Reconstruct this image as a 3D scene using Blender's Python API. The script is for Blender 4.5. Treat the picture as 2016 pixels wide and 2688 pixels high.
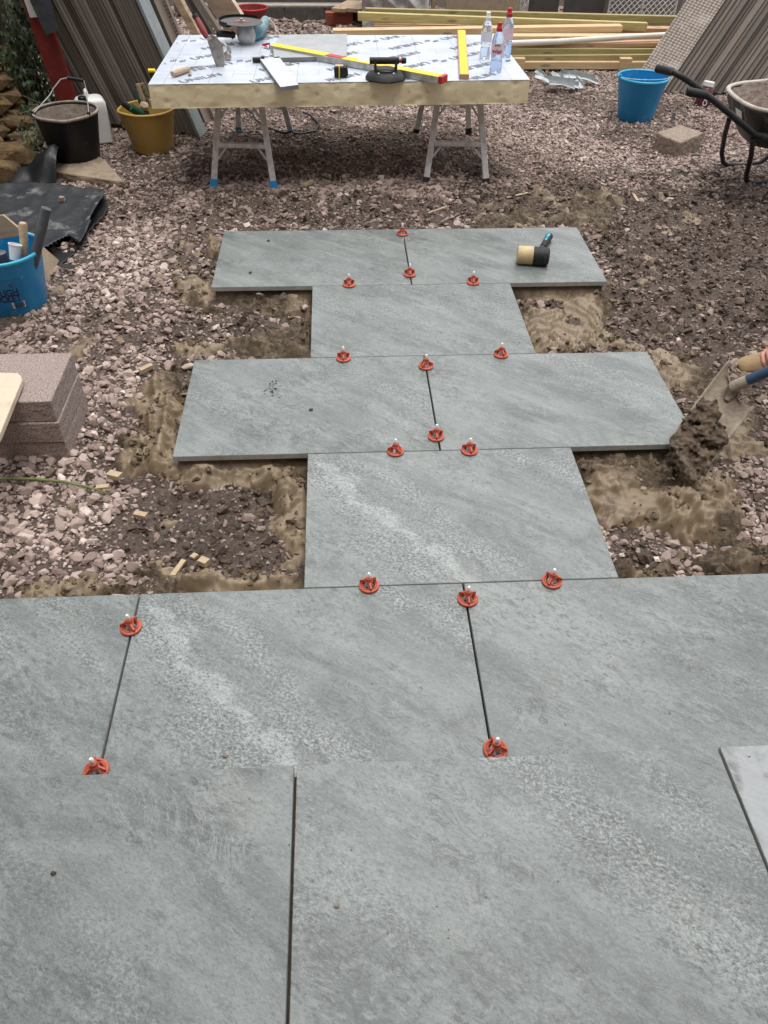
import bpy, bmesh, math, random
import numpy as np
from mathutils import Vector, Matrix, noise
from math import radians, sin, cos, pi
random.seed(7)
SC = bpy.context.scene
for o in list(bpy.data.objects): bpy.data.objects.remove(o)

# ------------------------------------------------------------------ camera
CP = np.array([-0.3224, -1.4420, 1.6416]); YAW, PIT, ROL, FPX = 0.0656134, 0.7539618, 0.0163915, 2027.59
_f = np.array([sin(YAW)*cos(PIT), cos(YAW)*cos(PIT), -sin(PIT)])
_r = np.array([cos(YAW), -sin(YAW), 0.0]); _u = np.cross(_r, _f)
R_ = _r*cos(ROL)+_u*sin(ROL); U_ = -_r*sin(ROL)+_u*cos(ROL)
cam_d = bpy.data.cameras.new("camera"); cam = bpy.data.objects.new("camera", cam_d)
SC.collection.objects.link(cam); SC.camera = cam
cam.matrix_world = Matrix(((R_[0], U_[0], -_f[0], CP[0]), (R_[1], U_[1], -_f[1], CP[1]), (R_[2], U_[2], -_f[2], CP[2]), (0, 0, 0, 1)))
cam_d.sensor_fit = 'VERTICAL'; cam_d.sensor_height = 36; cam_d.sensor_width = 27
cam_d.lens = 36*FPX/2688; cam_d.clip_end = 300; cam_d.clip_start = 0.02
K = 2016/1659.0
def ray(x, y): return _f+((x*K-1008)/FPX)*R_+((1344-y*K)/FPX)*U_
def at(x, y, z=-0.085):
    d = ray(x, y); return Vector(CP+(z-CP[2])/d[2]*d)
def aty(x, y, Y):
    d = ray(x, y); return Vector(CP+(Y-CP[1])/d[1]*d)

# ------------------------------------------------------------------ world and light (overcast)
W = bpy.data.worlds.new("World"); SC.world = W; W.use_nodes = True
nt = W.node_tree; nt.nodes.clear()
sky = nt.nodes.new('ShaderNodeTexSky'); sky.sky_type = 'NISHITA'; sky.sun_disc = False
sky.sun_elevation = radians(62); sky.sun_rotation = radians(20); sky.dust_density = 3; sky.air_density = 1.0
hs = nt.nodes.new('ShaderNodeHueSaturation'); hs.inputs['Saturation'].default_value = 0.12
bg = nt.nodes.new('ShaderNodeBackground'); bg.inputs['Strength'].default_value = 0.15
wo = nt.nodes.new('ShaderNodeOutputWorld')
nt.links.new(sky.outputs[0], hs.inputs['Color']); nt.links.new(hs.outputs[0], bg.inputs[0]); nt.links.new(bg.outputs[0], wo.inputs[0])
sl = bpy.data.lights.new("sun", 'SUN'); sl.energy = 1.5; sl.angle = radians(32); sl.color = (1, 0.97, 0.93)
so = bpy.data.objects.new("sun", sl); SC.collection.objects.link(so)
so.rotation_euler = (radians(10), radians(4), 0)   # bright overcast, nearly overhead
SC.view_settings.view_transform = 'Standard'; SC.view_settings.look = 'None'
SC.view_settings.exposure = 0.62; SC.view_settings.gamma = 1.0

# ------------------------------------------------------------------ materials
def new_mat(name):
    m = bpy.data.materials.new(name); m.use_nodes = True
    n = m.node_tree.nodes; b = n['Principled BSDF']
    return m, m.node_tree, b
class NB:
    def __init__(s, nt): s.nt = nt; s.N = nt.nodes; s.L = nt.links
    def n(s, t, **k):
        x = s.N.new(t)
        for a, v in k.items(): setattr(x, a, v)
        return x
    def lk(s, a, b): s.L.new(a, b)
    def noise(s, vec, scale, detail=4, rough=0.6, dist=0):
        x = s.n('ShaderNodeTexNoise'); x.inputs['Scale'].default_value = scale; x.inputs['Detail'].default_value = detail
        x.inputs['Roughness'].default_value = rough; x.inputs['Distortion'].default_value = dist
        if vec is not None: s.lk(vec, x.inputs['Vector'])
        return x.outputs['Fac']
    def ramp(s, fac, stops):
        x = s.n('ShaderNodeValToRGB'); e = x.color_ramp.elements
        while len(e) < len(stops): e.new(0.5)
        for i, (p, c) in enumerate(stops):
            e[i].position = p; e[i].color = (*c, 1) if isinstance(c, tuple) else (c, c, c, 1)
        s.lk(fac, x.inputs[0]); return x.outputs[0]
    def math(s, op, a, b=None, c=None, clamp=False):
        x = s.n('ShaderNodeMath', operation=op, use_clamp=clamp)
        for i, v in enumerate((a, b, c)):
            if v is None: continue
            if isinstance(v, (int, float)): x.inputs[i].default_value = v
            else: s.lk(v, x.inputs[i])
        return x.outputs[0]
    def mix(s, fac, a, b, mode='MIX'):
        x = s.n('ShaderNodeMix', data_type='RGBA', blend_type=mode)
        if isinstance(fac, (int, float)): x.inputs[0].default_value = fac
        else: s.lk(fac, x.inputs[0])
        for i, v in ((6, a), (7, b)):
            if isinstance(v, tuple): x.inputs[i].default_value = (*v, 1)
            else: s.lk(v, x.inputs[i])
        return x.outputs[2]
    def bump(s, h, strength, dist, bsdf):
        x = s.n('ShaderNodeBump'); x.inputs['Strength'].default_value = strength; x.inputs['Distance'].default_value = dist
        s.lk(h, x.inputs['Height']); s.lk(x.outputs[0], bsdf.inputs['Normal'])
def pm(name, c, c2=None, scale=12, rough=0.6, bump=0.0, bscale=60, bdist=0.003, metal=0, dirt=0.0, dirtc=(0.32, 0.27, 0.21), stretch=None, rot=0, lo=0.35, hi=0.65, dscale=9, dth=0.56, trans=0, spec=0.5, knots=0):
    m, t, b = new_mat(name); B = NB(t)
    tc = B.n('ShaderNodeTexCoord').outputs['Object']; vec = tc
    if stretch or rot:
        mp = B.n('ShaderNodeMapping'); mp.inputs['Scale'].default_value = stretch or (1, 1, 1)
        mp.inputs['Rotation'].default_value = (0, 0, rot) if not isinstance(rot, tuple) else rot
        B.lk(tc, mp.inputs['Vector']); vec = mp.outputs[0]
    c2 = c2 or tuple(x*0.75 for x in c)
    col = B.ramp(B.noise(vec, scale, 6, 0.65), [(lo, c2), (hi, c)])
    if knots:
        mk = B.n('ShaderNodeMapping'); mk.inputs['Scale'].default_value = (2.2, 9, 9); B.lk(tc, mk.inputs['Vector']); vo = B.n('ShaderNodeTexVoronoi'); vo.inputs['Scale'].default_value = 1.6; B.lk(mk.outputs[0], vo.inputs['Vector'])
        col = B.mix(B.ramp(vo.outputs['Distance'], [(0.1, 0.85), (0.2, 0.0)]), col, tuple(x*0.3 for x in c))
        mg = B.n('ShaderNodeMapping'); mg.inputs['Scale'].default_value = (1.5, 45, 45); B.lk(tc, mg.inputs['Vector']); col = B.mix(B.math('MULTIPLY', B.ramp(B.noise(mg.outputs[0], 1.5, 5, 0.7, 1.0), [(0.45, 1.0), (0.6, 0.0)]), 0.35), col, tuple(x*0.55 for x in c))
    if dirt > 0:
        f = B.math('MULTIPLY', B.ramp(B.noise(tc, dscale, 8, 0.7), [(dth, 0.0), (dth+0.12, 1.0)]), dirt)
        col = B.mix(f, col, dirtc)
        rr = B.math('ADD', B.math('MULTIPLY', f, 0.4), rough, clamp=True); B.lk(rr, b.inputs['Roughness'])
    else: b.inputs['Roughness'].default_value = rough
    B.lk(col, b.inputs['Base Color']); b.inputs['Metallic'].default_value = metal
    b.inputs['Specular IOR Level'].default_value = spec
    if trans: b.inputs['Transmission Weight'].default_value = trans
    if bump > 0: B.bump(B.noise(vec, bscale, 6, 0.65), bump, bdist, b)
    return m
M = {}
M['steel'] = pm('worn_steel', (0.5, 0.48, 0.44), (0.28, 0.25, 0.22), 30, 0.42, 0.2, 90, metal=0.85, dirt=0.6, dirtc=(0.3, 0.25, 0.2))
M['alu'] = pm('aluminium', (0.80, 0.80, 0.80), (0.5, 0.49, 0.47), 25, 0.45, 0.15, 80, metal=0.35, dirt=0.35, dscale=20, dirtc=(0.34, 0.3, 0.26))
M['galv'] = pm('galvanised', (0.52, 0.56, 0.56), (0.34, 0.38, 0.38), 18, 0.45, 0.1, 60, metal=0.5)
M['bluep'] = pm('blue_plastic', (0.012, 0.27, 0.56), (0.01, 0.22, 0.5), 5, 0.34, 0.05, 90, dirt=0.6, dirtc=(0.36, 0.42, 0.44), dth=0.6, dscale=22)
M['bluerim'] = pm('blue_rim', (0.03, 0.42, 0.6), (0.02, 0.36, 0.56), 8, 0.35, dirt=0.3)
M['yelp'] = pm('yellow_plastic', (0.53, 0.33, 0.055), (0.42, 0.26, 0.06), 7, 0.5, 0.1, 40, dirt=0.6, dirtc=(0.36, 0.28, 0.16), dth=0.48, dscale=14)
M['blackp'] = pm('black_plastic', (0.012, 0.013, 0.015), (0.02, 0.02, 0.022), 10, 0.38, 0.15, 50, dirt=0.4, dirtc=(0.16, 0.15, 0.14), dth=0.6, stretch=(1, 1, 0.25), dscale=16, spec=0.22)
M['rubber'] = pm('black_rubber', (0.016, 0.017, 0.018), (0.03, 0.03, 0.03), 20, 0.55, 0.1, dirt=0.3, dirtc=(0.2, 0.19, 0.18), spec=0.22)
M['crust'] = pm('mortar_crust', (0.40, 0.34, 0.285), (0.2, 0.165, 0.135), 22, 0.9, 0.8, 60, 0.006)
M['whitep'] = pm('white_plastic', (0.88, 0.88, 0.86), (0.8, 0.8, 0.77), 8, 0.4, 0.05, dirt=0.12, dirtc=(0.4, 0.37, 0.33), dth=0.66)
M['red'] = pm('red_paint', (0.25, 0.032, 0.028), (0.17, 0.025, 0.022), 9, 0.5, 0.2, 50, dirt=0.35, dirtc=(0.3, 0.16, 0.14), dscale=24)
M['redp'] = pm('red_plastic', (0.55, 0.02, 0.035), None, 9, 0.4)
M['cap'] = pm('orange_red_plastic', (0.5, 0.088, 0.045), (0.4, 0.07, 0.038), 40, 0.48, 0.05, dirt=0.12, dirtc=(0.4, 0.3, 0.25), dscale=30)
M['stem'] = pm('white_nylon', (0.85, 0.85, 0.83), (0.75, 0.75, 0.72), 10, 0.4)
M['wood'] = pm('pale_wood', (0.50, 0.39, 0.26), (0.36, 0.27, 0.175), 14, 0.65, 0.2, 40, stretch=(1, 6, 6), dirt=0.2)
M['woodr'] = pm('worn_wood', (0.44, 0.33, 0.23), (0.25, 0.17, 0.1), 10, 0.75, 0.35, 40, stretch=(1.2, 1.2, 5), dirt=0.35)
M['cream'] = pm('cream_rubber', (0.6, 0.48, 0.27), (0.45, 0.34, 0.18), 20, 0.7, 0.2, dirt=0.3)
M['yellow'] = pm('yellow_paint', (0.80, 0.62, 0.01), (0.74, 0.56, 0.01), 9, 0.38, dirt=0.25, dscale=30, dth=0.62)
M['white'] = pm('white_paint', (0.8, 0.8, 0.78), (0.7, 0.7, 0.68), 9, 0.5)
M['ink'] = pm('dark_ink', (0.035, 0.035, 0.045), (0.06, 0.06, 0.07), 60, 0.6)
M['foilink'] = pm('grey_print', (0.09, 0.095, 0.115), (0.2, 0.215, 0.25), 60, 0.6)
M['redink'] = pm('red_ink', (0.5, 0.03, 0.06), None, 9, 0.6)
M['pir'] = pm('foam_core', (0.84, 0.74, 0.50), (0.76, 0.65, 0.41), 6, 0.85, 0.5, 30, 0.006, dirt=0.7, dirtc=(0.26, 0.19, 0.12), dscale=20, dth=0.6)
M['deck'] = pm('composite_decking', (0.20, 0.165, 0.138), (0.165, 0.135, 0.112), 3, 0.6, 0.15, 80, dirt=0.2, dirtc=(0.25, 0.22, 0.2))
M['deck2'] = pm('composite_decking_grey', (0.27, 0.235, 0.20), (0.225, 0.193, 0.165), 3, 0.6, 0.15, 80, dirt=0.2, dirtc=(0.25, 0.22, 0.2))
M['deckdark'] = pm('composite_decking_dark', (0.14, 0.115, 0.098), (0.11, 0.09, 0.076), 3, 0.6, 0.15, 80, dirt=0.2, dirtc=(0.25, 0.22, 0.2))
M['deckblue'] = pm('blue_grey_board', (0.27, 0.3, 0.31), (0.2, 0.23, 0.24), 14, 0.55, 0.2, 60, dirt=0.2)
M['slate'] = pm('slate_sheet', (0.085, 0.095, 0.11), (0.05, 0.056, 0.065), 16, 0.5, 0.25, 50, dirt=0.15)
M['blockc'] = pm('aggregate_block', (0.38, 0.305, 0.275), (0.14, 0.105, 0.092), 230, 0.95, 1.0, 180, 0.004, lo=0.38, hi=0.56)
M['block2'] = pm('concrete_block', (0.33, 0.27, 0.22), (0.2, 0.15, 0.12), 60, 0.95, 0.8, 90, 0.004)
M['greywall'] = pm('grey_block', (0.12, 0.115, 0.11), (0.08, 0.075, 0.07), 30, 0.9, 0.6, 60, dirt=0.3)
M['joint'] = pm('pale_mortar', (0.4, 0.37, 0.33), (0.3, 0.26, 0.22), 20, 0.95, 0.5)
M['stone'] = pm('tan_stone', (0.21, 0.13, 0.05), (0.045, 0.028, 0.013), 9, 0.9, 0.9, 24, 0.02, dirt=0.4, dirtc=(0.07, 0.055, 0.03))
M['slabtri'] = pm('old_concrete', (0.33, 0.26, 0.19), (0.2, 0.15, 0.1), 18, 0.9, 0.6, 50, dirt=0.4, dirtc=(0.15, 0.11, 0.08))
M['tarp'] = pm('black_membrane', (0.04, 0.044, 0.048), (0.026, 0.029, 0.032), 9, 0.42, 0.35, 22, 0.006, dirt=0.5, dirtc=(0.34, 0.34, 0.33), dscale=6, dth=0.57, spec=0.22)
M['bag'] = pm('black_film', (0.02, 0.021, 0.023), (0.014, 0.014, 0.015), 9, 0.3, 0.3, 20, 0.01, spec=0.22)
M['clod'] = pm('dark_soil_clod', (0.105, 0.072, 0.055), (0.045, 0.03, 0.023), 30, 0.95, 0.8, 120, 0.004)
M['mortar'] = None
M['pine'] = pm('pine_timber', (0.72, 0.54, 0.32), (0.6, 0.42, 0.23), 6, 0.65, 0.15, 40, stretch=(0.8, 9, 9), knots=1, dirt=0.25)
M['pinepink'] = pm('pink_pine', (0.60, 0.38, 0.23), (0.5, 0.29, 0.16), 6, 0.65, 0.15, 40, stretch=(0.8, 9, 9), knots=1, dirt=0.25)
M['treat'] = pm('treated_timber', (0.42, 0.36, 0.17), (0.31, 0.26, 0.115), 6, 0.65, 0.15, 40, stretch=(0.8, 9, 9), knots=1, dirt=0.25)
M['treaty'] = pm('pale_treated_timber', (0.62, 0.54, 0.25), (0.45, 0.38, 0.16), 6, 0.65, 0.15, 40, stretch=(0.8, 9, 9), knots=1, dirt=0.25)
M['scaff'] = pm('scaffold_board', (0.46, 0.36, 0.26), (0.32, 0.23, 0.15), 8, 0.75, 0.3, 40, stretch=(1, 1, 5), dirt=0.3)
M['scaffp'] = pm('pale_scaffold_board', (0.66, 0.54, 0.42), (0.5, 0.39, 0.28), 8, 0.75, 0.3, 40, stretch=(1, 1, 5), dirt=0.25)
M['pipe'] = pm('white_pipe', (0.72, 0.68, 0.62), (0.62, 0.57, 0.5), 5, 0.4, dirt=0.25, dscale=12)
M['brick'] = pm('red_brick', (0.35, 0.1, 0.06), (0.24, 0.07, 0.045), 20, 0.9, 0.6)
M['card'] = pm('tan_board', (0.42, 0.34, 0.25), (0.34, 0.27, 0.19), 30, 0.85, 0.2)
M['darkpanel'] = pm('dark_panel', (0.09, 0.082, 0.078), (0.065, 0.06, 0.056), 10, 0.7, 0.3)
M['green'] = pm('green_grip', (0.02, 0.12, 0.075), (0.015, 0.08, 0.05), 12, 0.5, dirt=0.3)
M['bristle'] = pm('bristle', (0.26, 0.2, 0.1), (0.1, 0.075, 0.04), 80, 0.9, 0.9, 200)
M['soilpile'] = pm('barrow_soil', (0.2, 0.15, 0.12), (0.07, 0.05, 0.04), 30, 0.95, 1.0, 70, 0.01)
M['barrowtray'] = pm('barrow_tray', (0.02, 0.02, 0.021), (0.04, 0.04, 0.04), 8, 0.42, 0.2, dirt=0.75, dirtc=(0.3, 0.29, 0.27), dth=0.52)
M['barrowrim'] = pm('crusted_rim', (0.5, 0.46, 0.4), (0.33, 0.3, 0.26), 14, 0.8, 0.5, 60)
M['blacksteel'] = pm('black_steel', (0.016, 0.017, 0.017), (0.03, 0.03, 0.03), 12, 0.35, 0.2, 60, dirt=0.55, dirtc=(0.28, 0.26, 0.23), dscale=16, dth=0.6, spec=0.22)
M['makita'] = pm('tool_body', (0.02, 0.2, 0.25), (0.015, 0.15, 0.2), 12, 0.4, dirt=0.5, dirtc=(0.45, 0.44, 0.42), dth=0.45)
M['silver'] = pm('cast_alloy', (0.6, 0.6, 0.58), (0.35, 0.35, 0.34), 22, 0.45, 0.2, metal=0.5, dirt=0.4)
M['disc'] = pm('cutting_disc', (0.09, 0.088, 0.088), (0.05, 0.05, 0.05), 40, 0.5, 0.2, metal=0.2)
M['tilegrey'] = pm('grey_porcelain', (0.36, 0.38, 0.39), (0.29, 0.31, 0.32), 12, 0.5, 0.1, dirt=0.25, dirtc=(0.5, 0.48, 0.45))
M['tilewhite'] = pm('dusty_porcelain', (0.55, 0.58, 0.6), (0.46, 0.49, 0.5), 8, 0.45, 0.1)
M['tileedge'] = pm('porcelain_edge', (0.24, 0.235, 0.23), (0.2, 0.195, 0.19), 14, 0.7)
M['boot'] = pm('tan_nubuck', (0.40, 0.285, 0.16), (0.29, 0.195, 0.105), 12, 0.85, 0.35, 60, dirt=0.4, dirtc=(0.4, 0.33, 0.22))
M['sole'] = pm('boot_sole', (0.5, 0.4, 0.26), (0.35, 0.28, 0.19), 14, 0.8, 0.3)
M['skin'] = pm('skin', (0.46, 0.24, 0.18), (0.38, 0.17, 0.12), 18, 0.5, 0.15, 80); M['skin'].node_tree.nodes['Principled BSDF'].inputs['Subsurface Weight'].default_value = 0.1
M['denim'] = pm('blue_denim', (0.12, 0.17, 0.23), (0.08, 0.115, 0.16), 30, 0.85, 0.4, 120)
M['shirt'] = pm('grey_sweatshirt', (0.13, 0.13, 0.14), (0.1, 0.1, 0.11), 30, 0.9, 0.3, 100)
M['hair'] = pm('brown_hair', (0.06, 0.035, 0.02), (0.035, 0.02, 0.012), 60, 0.7, 0.6, 120)
M['shovelsteel'] = pm('mortar_caked_steel', (0.46, 0.39, 0.31), (0.2, 0.155, 0.115), 11, 0.7, 0.8, 40, 0.006, metal=0.1, dirt=0.6, dirtc=(0.58, 0.51, 0.42))
M['shaftblue'] = pm('blue_shaft', (0.03, 0.07, 0.14), (0.02, 0.05, 0.1), 12, 0.5, dirt=0.5, dirtc=(0.35, 0.31, 0.26), dth=0.55)
M['bark'] = pm('weathered_post', (0.2, 0.17, 0.14), (0.11, 0.09, 0.075), 10, 0.9, 0.7, 30, 0.01, stretch=(3, 3, 0.5))
M['fence'] = pm('dark_fence', (0.05, 0.04, 0.03), (0.03, 0.025, 0.02), 10, 0.9, 0.5, 40, stretch=(3, 3, 0.4))
M['ivy'] = pm('ivy_leaf', (0.06, 0.095, 0.035), (0.022, 0.04, 0.02), 22, 0.5, lo=0.4, hi=0.6)
M['vine'] = pm('ivy_stem', (0.2, 0.15, 0.09), None, 12, 0.8)
M['houseshade'] = pm('unseen_house_brick', (0.2, 0.12, 0.09), (0.15, 0.09, 0.07), 14, 0.9, 0.3)  # dark brick for the unseen wall added to shade the near slabs
M['housebrick'] = pm('house_brick', (0.3, 0.16, 0.11), (0.22, 0.12, 0.08), 14, 0.9, 0.5)
M['grass'] = pm('green_stem', (0.16, 0.2, 0.06), (0.1, 0.12, 0.035), 20, 0.6)
M['ply'] = pm('plywood', (0.60, 0.52, 0.40), (0.48, 0.40, 0.29), 9, 0.75, 0.2, 40, dirt=0.4, dirtc=(0.3, 0.25, 0.19))
M['cable'] = pm('black_cable', (0.012, 0.012, 0.012), None, 10, 0.5)

# ------------------------------------------------------------------ mesh builder
class MB:
    def __init__(s): s.v = []; s.f = []; s.m = []
    def add(s, vs, fs, mi=0):
        k = len(s.v); s.v += [tuple(v) for v in vs]; s.f += [tuple(i+k for i in f) for f in fs]; s.m += [mi]*len(fs); return s
    def box(s, c, d, rot=None, mi=0):
        c = Vector(c); vs = []
        for z in (-1, 1):
            for x, y in ((-1, -1), (1, -1), (1, 1), (-1, 1)):
                p = Vector((x*d[0]/2, y*d[1]/2, z*d[2]/2))
                if rot is not None: p = rot @ p
                vs.append(c+p)
        return s.add(vs, [(3, 2, 1, 0), (4, 5, 6, 7), (0, 1, 5, 4), (1, 2, 6, 5), (2, 3, 7, 6), (3, 0, 4, 7)], mi)
    def hexa(s, b, t, mi=0):   # four bottom and four top corners
        return s.add(list(b)+list(t), [(3, 2, 1, 0), (4, 5, 6, 7), (0, 1, 5, 4), (1, 2, 6, 5), (2, 3, 7, 6), (3, 0, 4, 7)], mi)
    def tube(s, pts, r, n=12, mi=0, caps=True, flat=1.0):
        pts = [Vector(p) for p in pts]; rs = r if isinstance(r, (list, tuple)) else [r]*len(pts)
        vs = []; up = Vector((0, 0, 1)); a = None
        for i, p in enumerate(pts):
            d = (pts[min(i+1, len(pts)-1)]-pts[max(i-1, 0)]).normalized()
            if a is None:
                a = d.cross(up)
                if a.length < 0.05: a = d.cross(Vector((0, 1, 0)))
            else: a = a-d*a.dot(d)
            a.normalize(); b = d.cross(a)
            for k in range(n):
                t = 2*pi*k/n; vs.append(p+(a*cos(t)+b*sin(t)*flat)*rs[i])
        fs = []
        for i in range(len(pts)-1):
            for k in range(n):
                k2 = (k+1) % n; fs.append((i*n+k, (i+1)*n+k, (i+1)*n+k2, i*n+k2))
        if caps: fs.append(tuple(range(n))); fs.append(tuple((len(pts)-1)*n+k for k in reversed(range(n))))
        return s.add(vs, fs, mi)
    def lathe(s, prof, c, n=40, mi=0, rot=None, wob=0, seed=0, spout=None):
        c = Vector(c); vs = []
        for i, (r, z) in enumerate(prof):
            for k in range(n):
                t = 2*pi*k/n; q = r*(1+wob*noise.noise(Vector((cos(t)*1.3+seed, sin(t)*1.3, z*4))))
                if spout and z > spout[2]:
                    dt = (t-spout[0]+pi) % (2*pi)-pi; q *= 1+spout[1]*math.exp(-(dt/0.28)**2)
                p = Vector((q*cos(t), q*sin(t), z))
                if rot is not None: p = rot @ p
                vs.append(c+p)
        fs = []
        for i in range(len(prof)-1):
            for k in range(n):
                k2 = (k+1) % n; fs.append((i*n+k, i*n+k2, (i+1)*n+k2, (i+1)*n+k))
        fs.append(tuple(reversed(range(n)))); fs.append(tuple((len(prof)-1)*n+k for k in range(n)))
        return s.add(vs, fs, mi)
    def prism(s, poly, axis_z0, axis_z1, fr=None, mi=0):   # poly 2d; fr maps (x,y,z)->world
        n = len(poly); fr = fr or (lambda x, y, z: Vector((x, y, z)))
        vs = [fr(x, y, axis_z0) for x, y in poly]+[fr(x, y, axis_z1) for x, y in poly]
        fs = [tuple(reversed(range(n))), tuple(range(n, 2*n))]+[(i, (i+1) % n, n+(i+1) % n, n+i) for i in range(n)]
        return s.add(vs, fs, mi)
    def hull(s, pts, mi=0):
        bm = bmesh.new()
        for p in pts: bm.verts.new(p)
        r = bmesh.ops.convex_hull(bm, input=bm.verts)
        bmesh.ops.delete(bm, geom=[g for g in bm.verts if not g.link_faces], context='VERTS')
        bm.verts.index_update(); s.add([v.co.copy() for v in bm.verts], [[v.index for v in f.verts] for f in bm.faces], mi); bm.free(); return s
    def blob(s, c, r, sub=2, amp=0.25, fr=2.0, seed=0, mi=0, rot=None):
        bm = bmesh.new(); bmesh.ops.create_icosphere(bm, subdivisions=sub, radius=1)
        c = Vector(c); r = Vector(r) if not isinstance(r, (int, float)) else Vector((r, r, r)); vs = []
        for v in bm.verts:
            k = 1+amp*noise.fractal(v.co*fr+Vector((seed*7.3, seed*3.1, seed)), 0.6, 2.1, 4)
            p = Vector((v.co.x*r.x, v.co.y*r.y, v.co.z*r.z))*k
            if rot is not None: p = rot @ p
            vs.append(c+p)
        s.add(vs, [[v.index for v in f.verts] for f in bm.faces], mi); bm.free(); return s
    def build(s, name, mats, parent=None, bevel=0, smooth=False, sub=0, ang=35, solid=0, segs=2):
        vs = s.v
        if parent is not None:
            inv = Matrix.LocRotScale(parent.location, parent.rotation_euler, None).inverted() if parent.type == 'EMPTY' else Matrix.Identity(4)
            if parent.type != 'EMPTY' and parent.parent is not None:
                g = parent.parent; inv = Matrix.LocRotScale(g.location, g.rotation_euler, None).inverted()
            vs = [tuple(inv @ Vector(v)) for v in vs]; org = Vector((0, 0, 0))
        else:
            org = Vector((sum(v[0] for v in vs)/len(vs), sum(v[1] for v in vs)/len(vs), min(v[2] for v in vs)))
            vs = [tuple(Vector(v)-org) for v in vs]
        me = bpy.data.meshes.new(name); me.from_pydata(vs, [], s.f); me.validate()
        for m in (mats if isinstance(mats, (list, tuple)) else [mats]): me.materials.append(M[m] if isinstance(m, str) else m)
        if len(me.polygons) == len(s.m): me.polygons.foreach_set('material_index', s.m)
        bm = bmesh.new(); bm.from_mesh(me); bmesh.ops.recalc_face_normals(bm, faces=bm.faces); bm.to_mesh(me); bm.free()
        o = bpy.data.objects.new(name, me); SC.collection.objects.link(o); o.location = org
        if parent is not None: o.parent = parent
        if solid:
            q = o.modifiers.new('s', 'SOLIDIFY'); q.thickness = solid; q.offset = 0
        if bevel:
            q = o.modifiers.new('b', 'BEVEL'); q.width = bevel; q.segments = segs; q.limit_method = 'ANGLE'; q.angle_limit = radians(30)
        if sub:
            q = o.modifiers.new('u', 'SUBSURF'); q.levels = sub; q.render_levels = sub
        if smooth:
            me.polygons.foreach_set('use_smooth', [True]*len(me.polygons))
            if ang < 180: me.set_sharp_from_angle(angle=radians(ang))
        return o
def tag(o, label, cat=None, group=None, kind=None):
    if label: o['label'] = label
    if cat: o['category'] = cat
    if group: o['group'] = group
    if kind: o['kind'] = kind
    return o
def thing(name, label, cat, loc=(0, 0, 0), rz=0, group=None):
    o = bpy.data.objects.new(name, None); SC.collection.objects.link(o); o.location = Vector(loc); o.rotation_euler = (0, 0, rz)
    o.empty_display_size = 0.1; return tag(o, label, cat, group)
def RX(a): return Matrix.Rotation(a, 3, 'X')
def RY(a): return Matrix.Rotation(a, 3, 'Y')
def RZ(a): return Matrix.Rotation(a, 3, 'Z')
_fonts = {}
def text_geo(txt, size, bold=0.0):
    cu = bpy.data.curves.new('t', 'FONT'); cu.body = txt; cu.size = size; cu.align_x = 'CENTER'; cu.align_y = 'CENTER'; cu.offset = bold
    cu.resolution_u = 4
    ob = bpy.data.objects.new('t', cu); SC.collection.objects.link(ob)
    dg = bpy.context.evaluated_depsgraph_get(); me = bpy.data.meshes.new_from_object(ob.evaluated_get(dg))
    vs = [v.co.copy() for v in me.vertices]; fs = [tuple(p.vertices) for p in me.polygons]
    bpy.data.objects.remove(ob); bpy.data.curves.remove(cu); bpy.data.meshes.remove(me)
    return vs, fs
def text_mb(mb, txt, size, fr, bold=0.0, mi=0):
    vs, fs = text_geo(txt, size, bold); return mb.add([fr(v.x, v.y) for v in vs], fs, mi)
def plane_frame(o, ux, uy):
    o, ux, uy = Vector(o), Vector(ux).normalized(), Vector(uy).normalized()
    return lambda x, y, z=0: o+ux*x+uy*y+ux.cross(uy)*z

# numpy noise
_P = np.random.RandomState(3).rand(256, 256)
def vn(x, y):
    xi = np.floor(x).astype(int); yi = np.floor(y).astype(int); fx = x-xi; fy = y-yi
    fx = fx*fx*(3-2*fx); fy = fy*fy*(3-2*fy); g = lambda a, b: _P[a & 255, b & 255]
    return (g(xi, yi)*(1-fx)+g(xi+1, yi)*fx)*(1-fy)+(g(xi, yi+1)*(1-fx)+g(xi+1, yi+1)*fx)*fy
def fbm(x, y, o=4, s=1.0, ox=0):
    r = 0; a = 0.5; t = 0
    for i in range(o):
        r = r+a*vn(x*s+ox+17.3*i, y*s+ox*1.7+9.1*i); t += a; a *= 0.5; s *= 2.03
    return r/t
def sdpoly(x, y, poly):
    """signed distance, positive inside"""
    d = np.full(x.shape, 1e9); ins = np.zeros(x.shape, bool); n = len(poly)
    for i in range(n):
        ax, ay = poly[i]; bx, by = poly[(i+1) % n]
        ex, ey = bx-ax, by-ay; t = np.clip(((x-ax)*ex+(y-ay)*ey)/(ex*ex+ey*ey+1e-12), 0, 1)
        d = np.minimum(d, np.hypot(x-ax-t*ex, y-ay-t*ey))
        if abs(ey) > 1e-9: ins ^= ((ay > y) != (by > y)) & (x < ex*(y-ay)/ey+ax)
    return np.where(ins, d, -d)
def P(*pts, z=-0.07): return [tuple(at(x, y, z)[:2]) for x, y in pts]
GZ = -0.085
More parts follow.
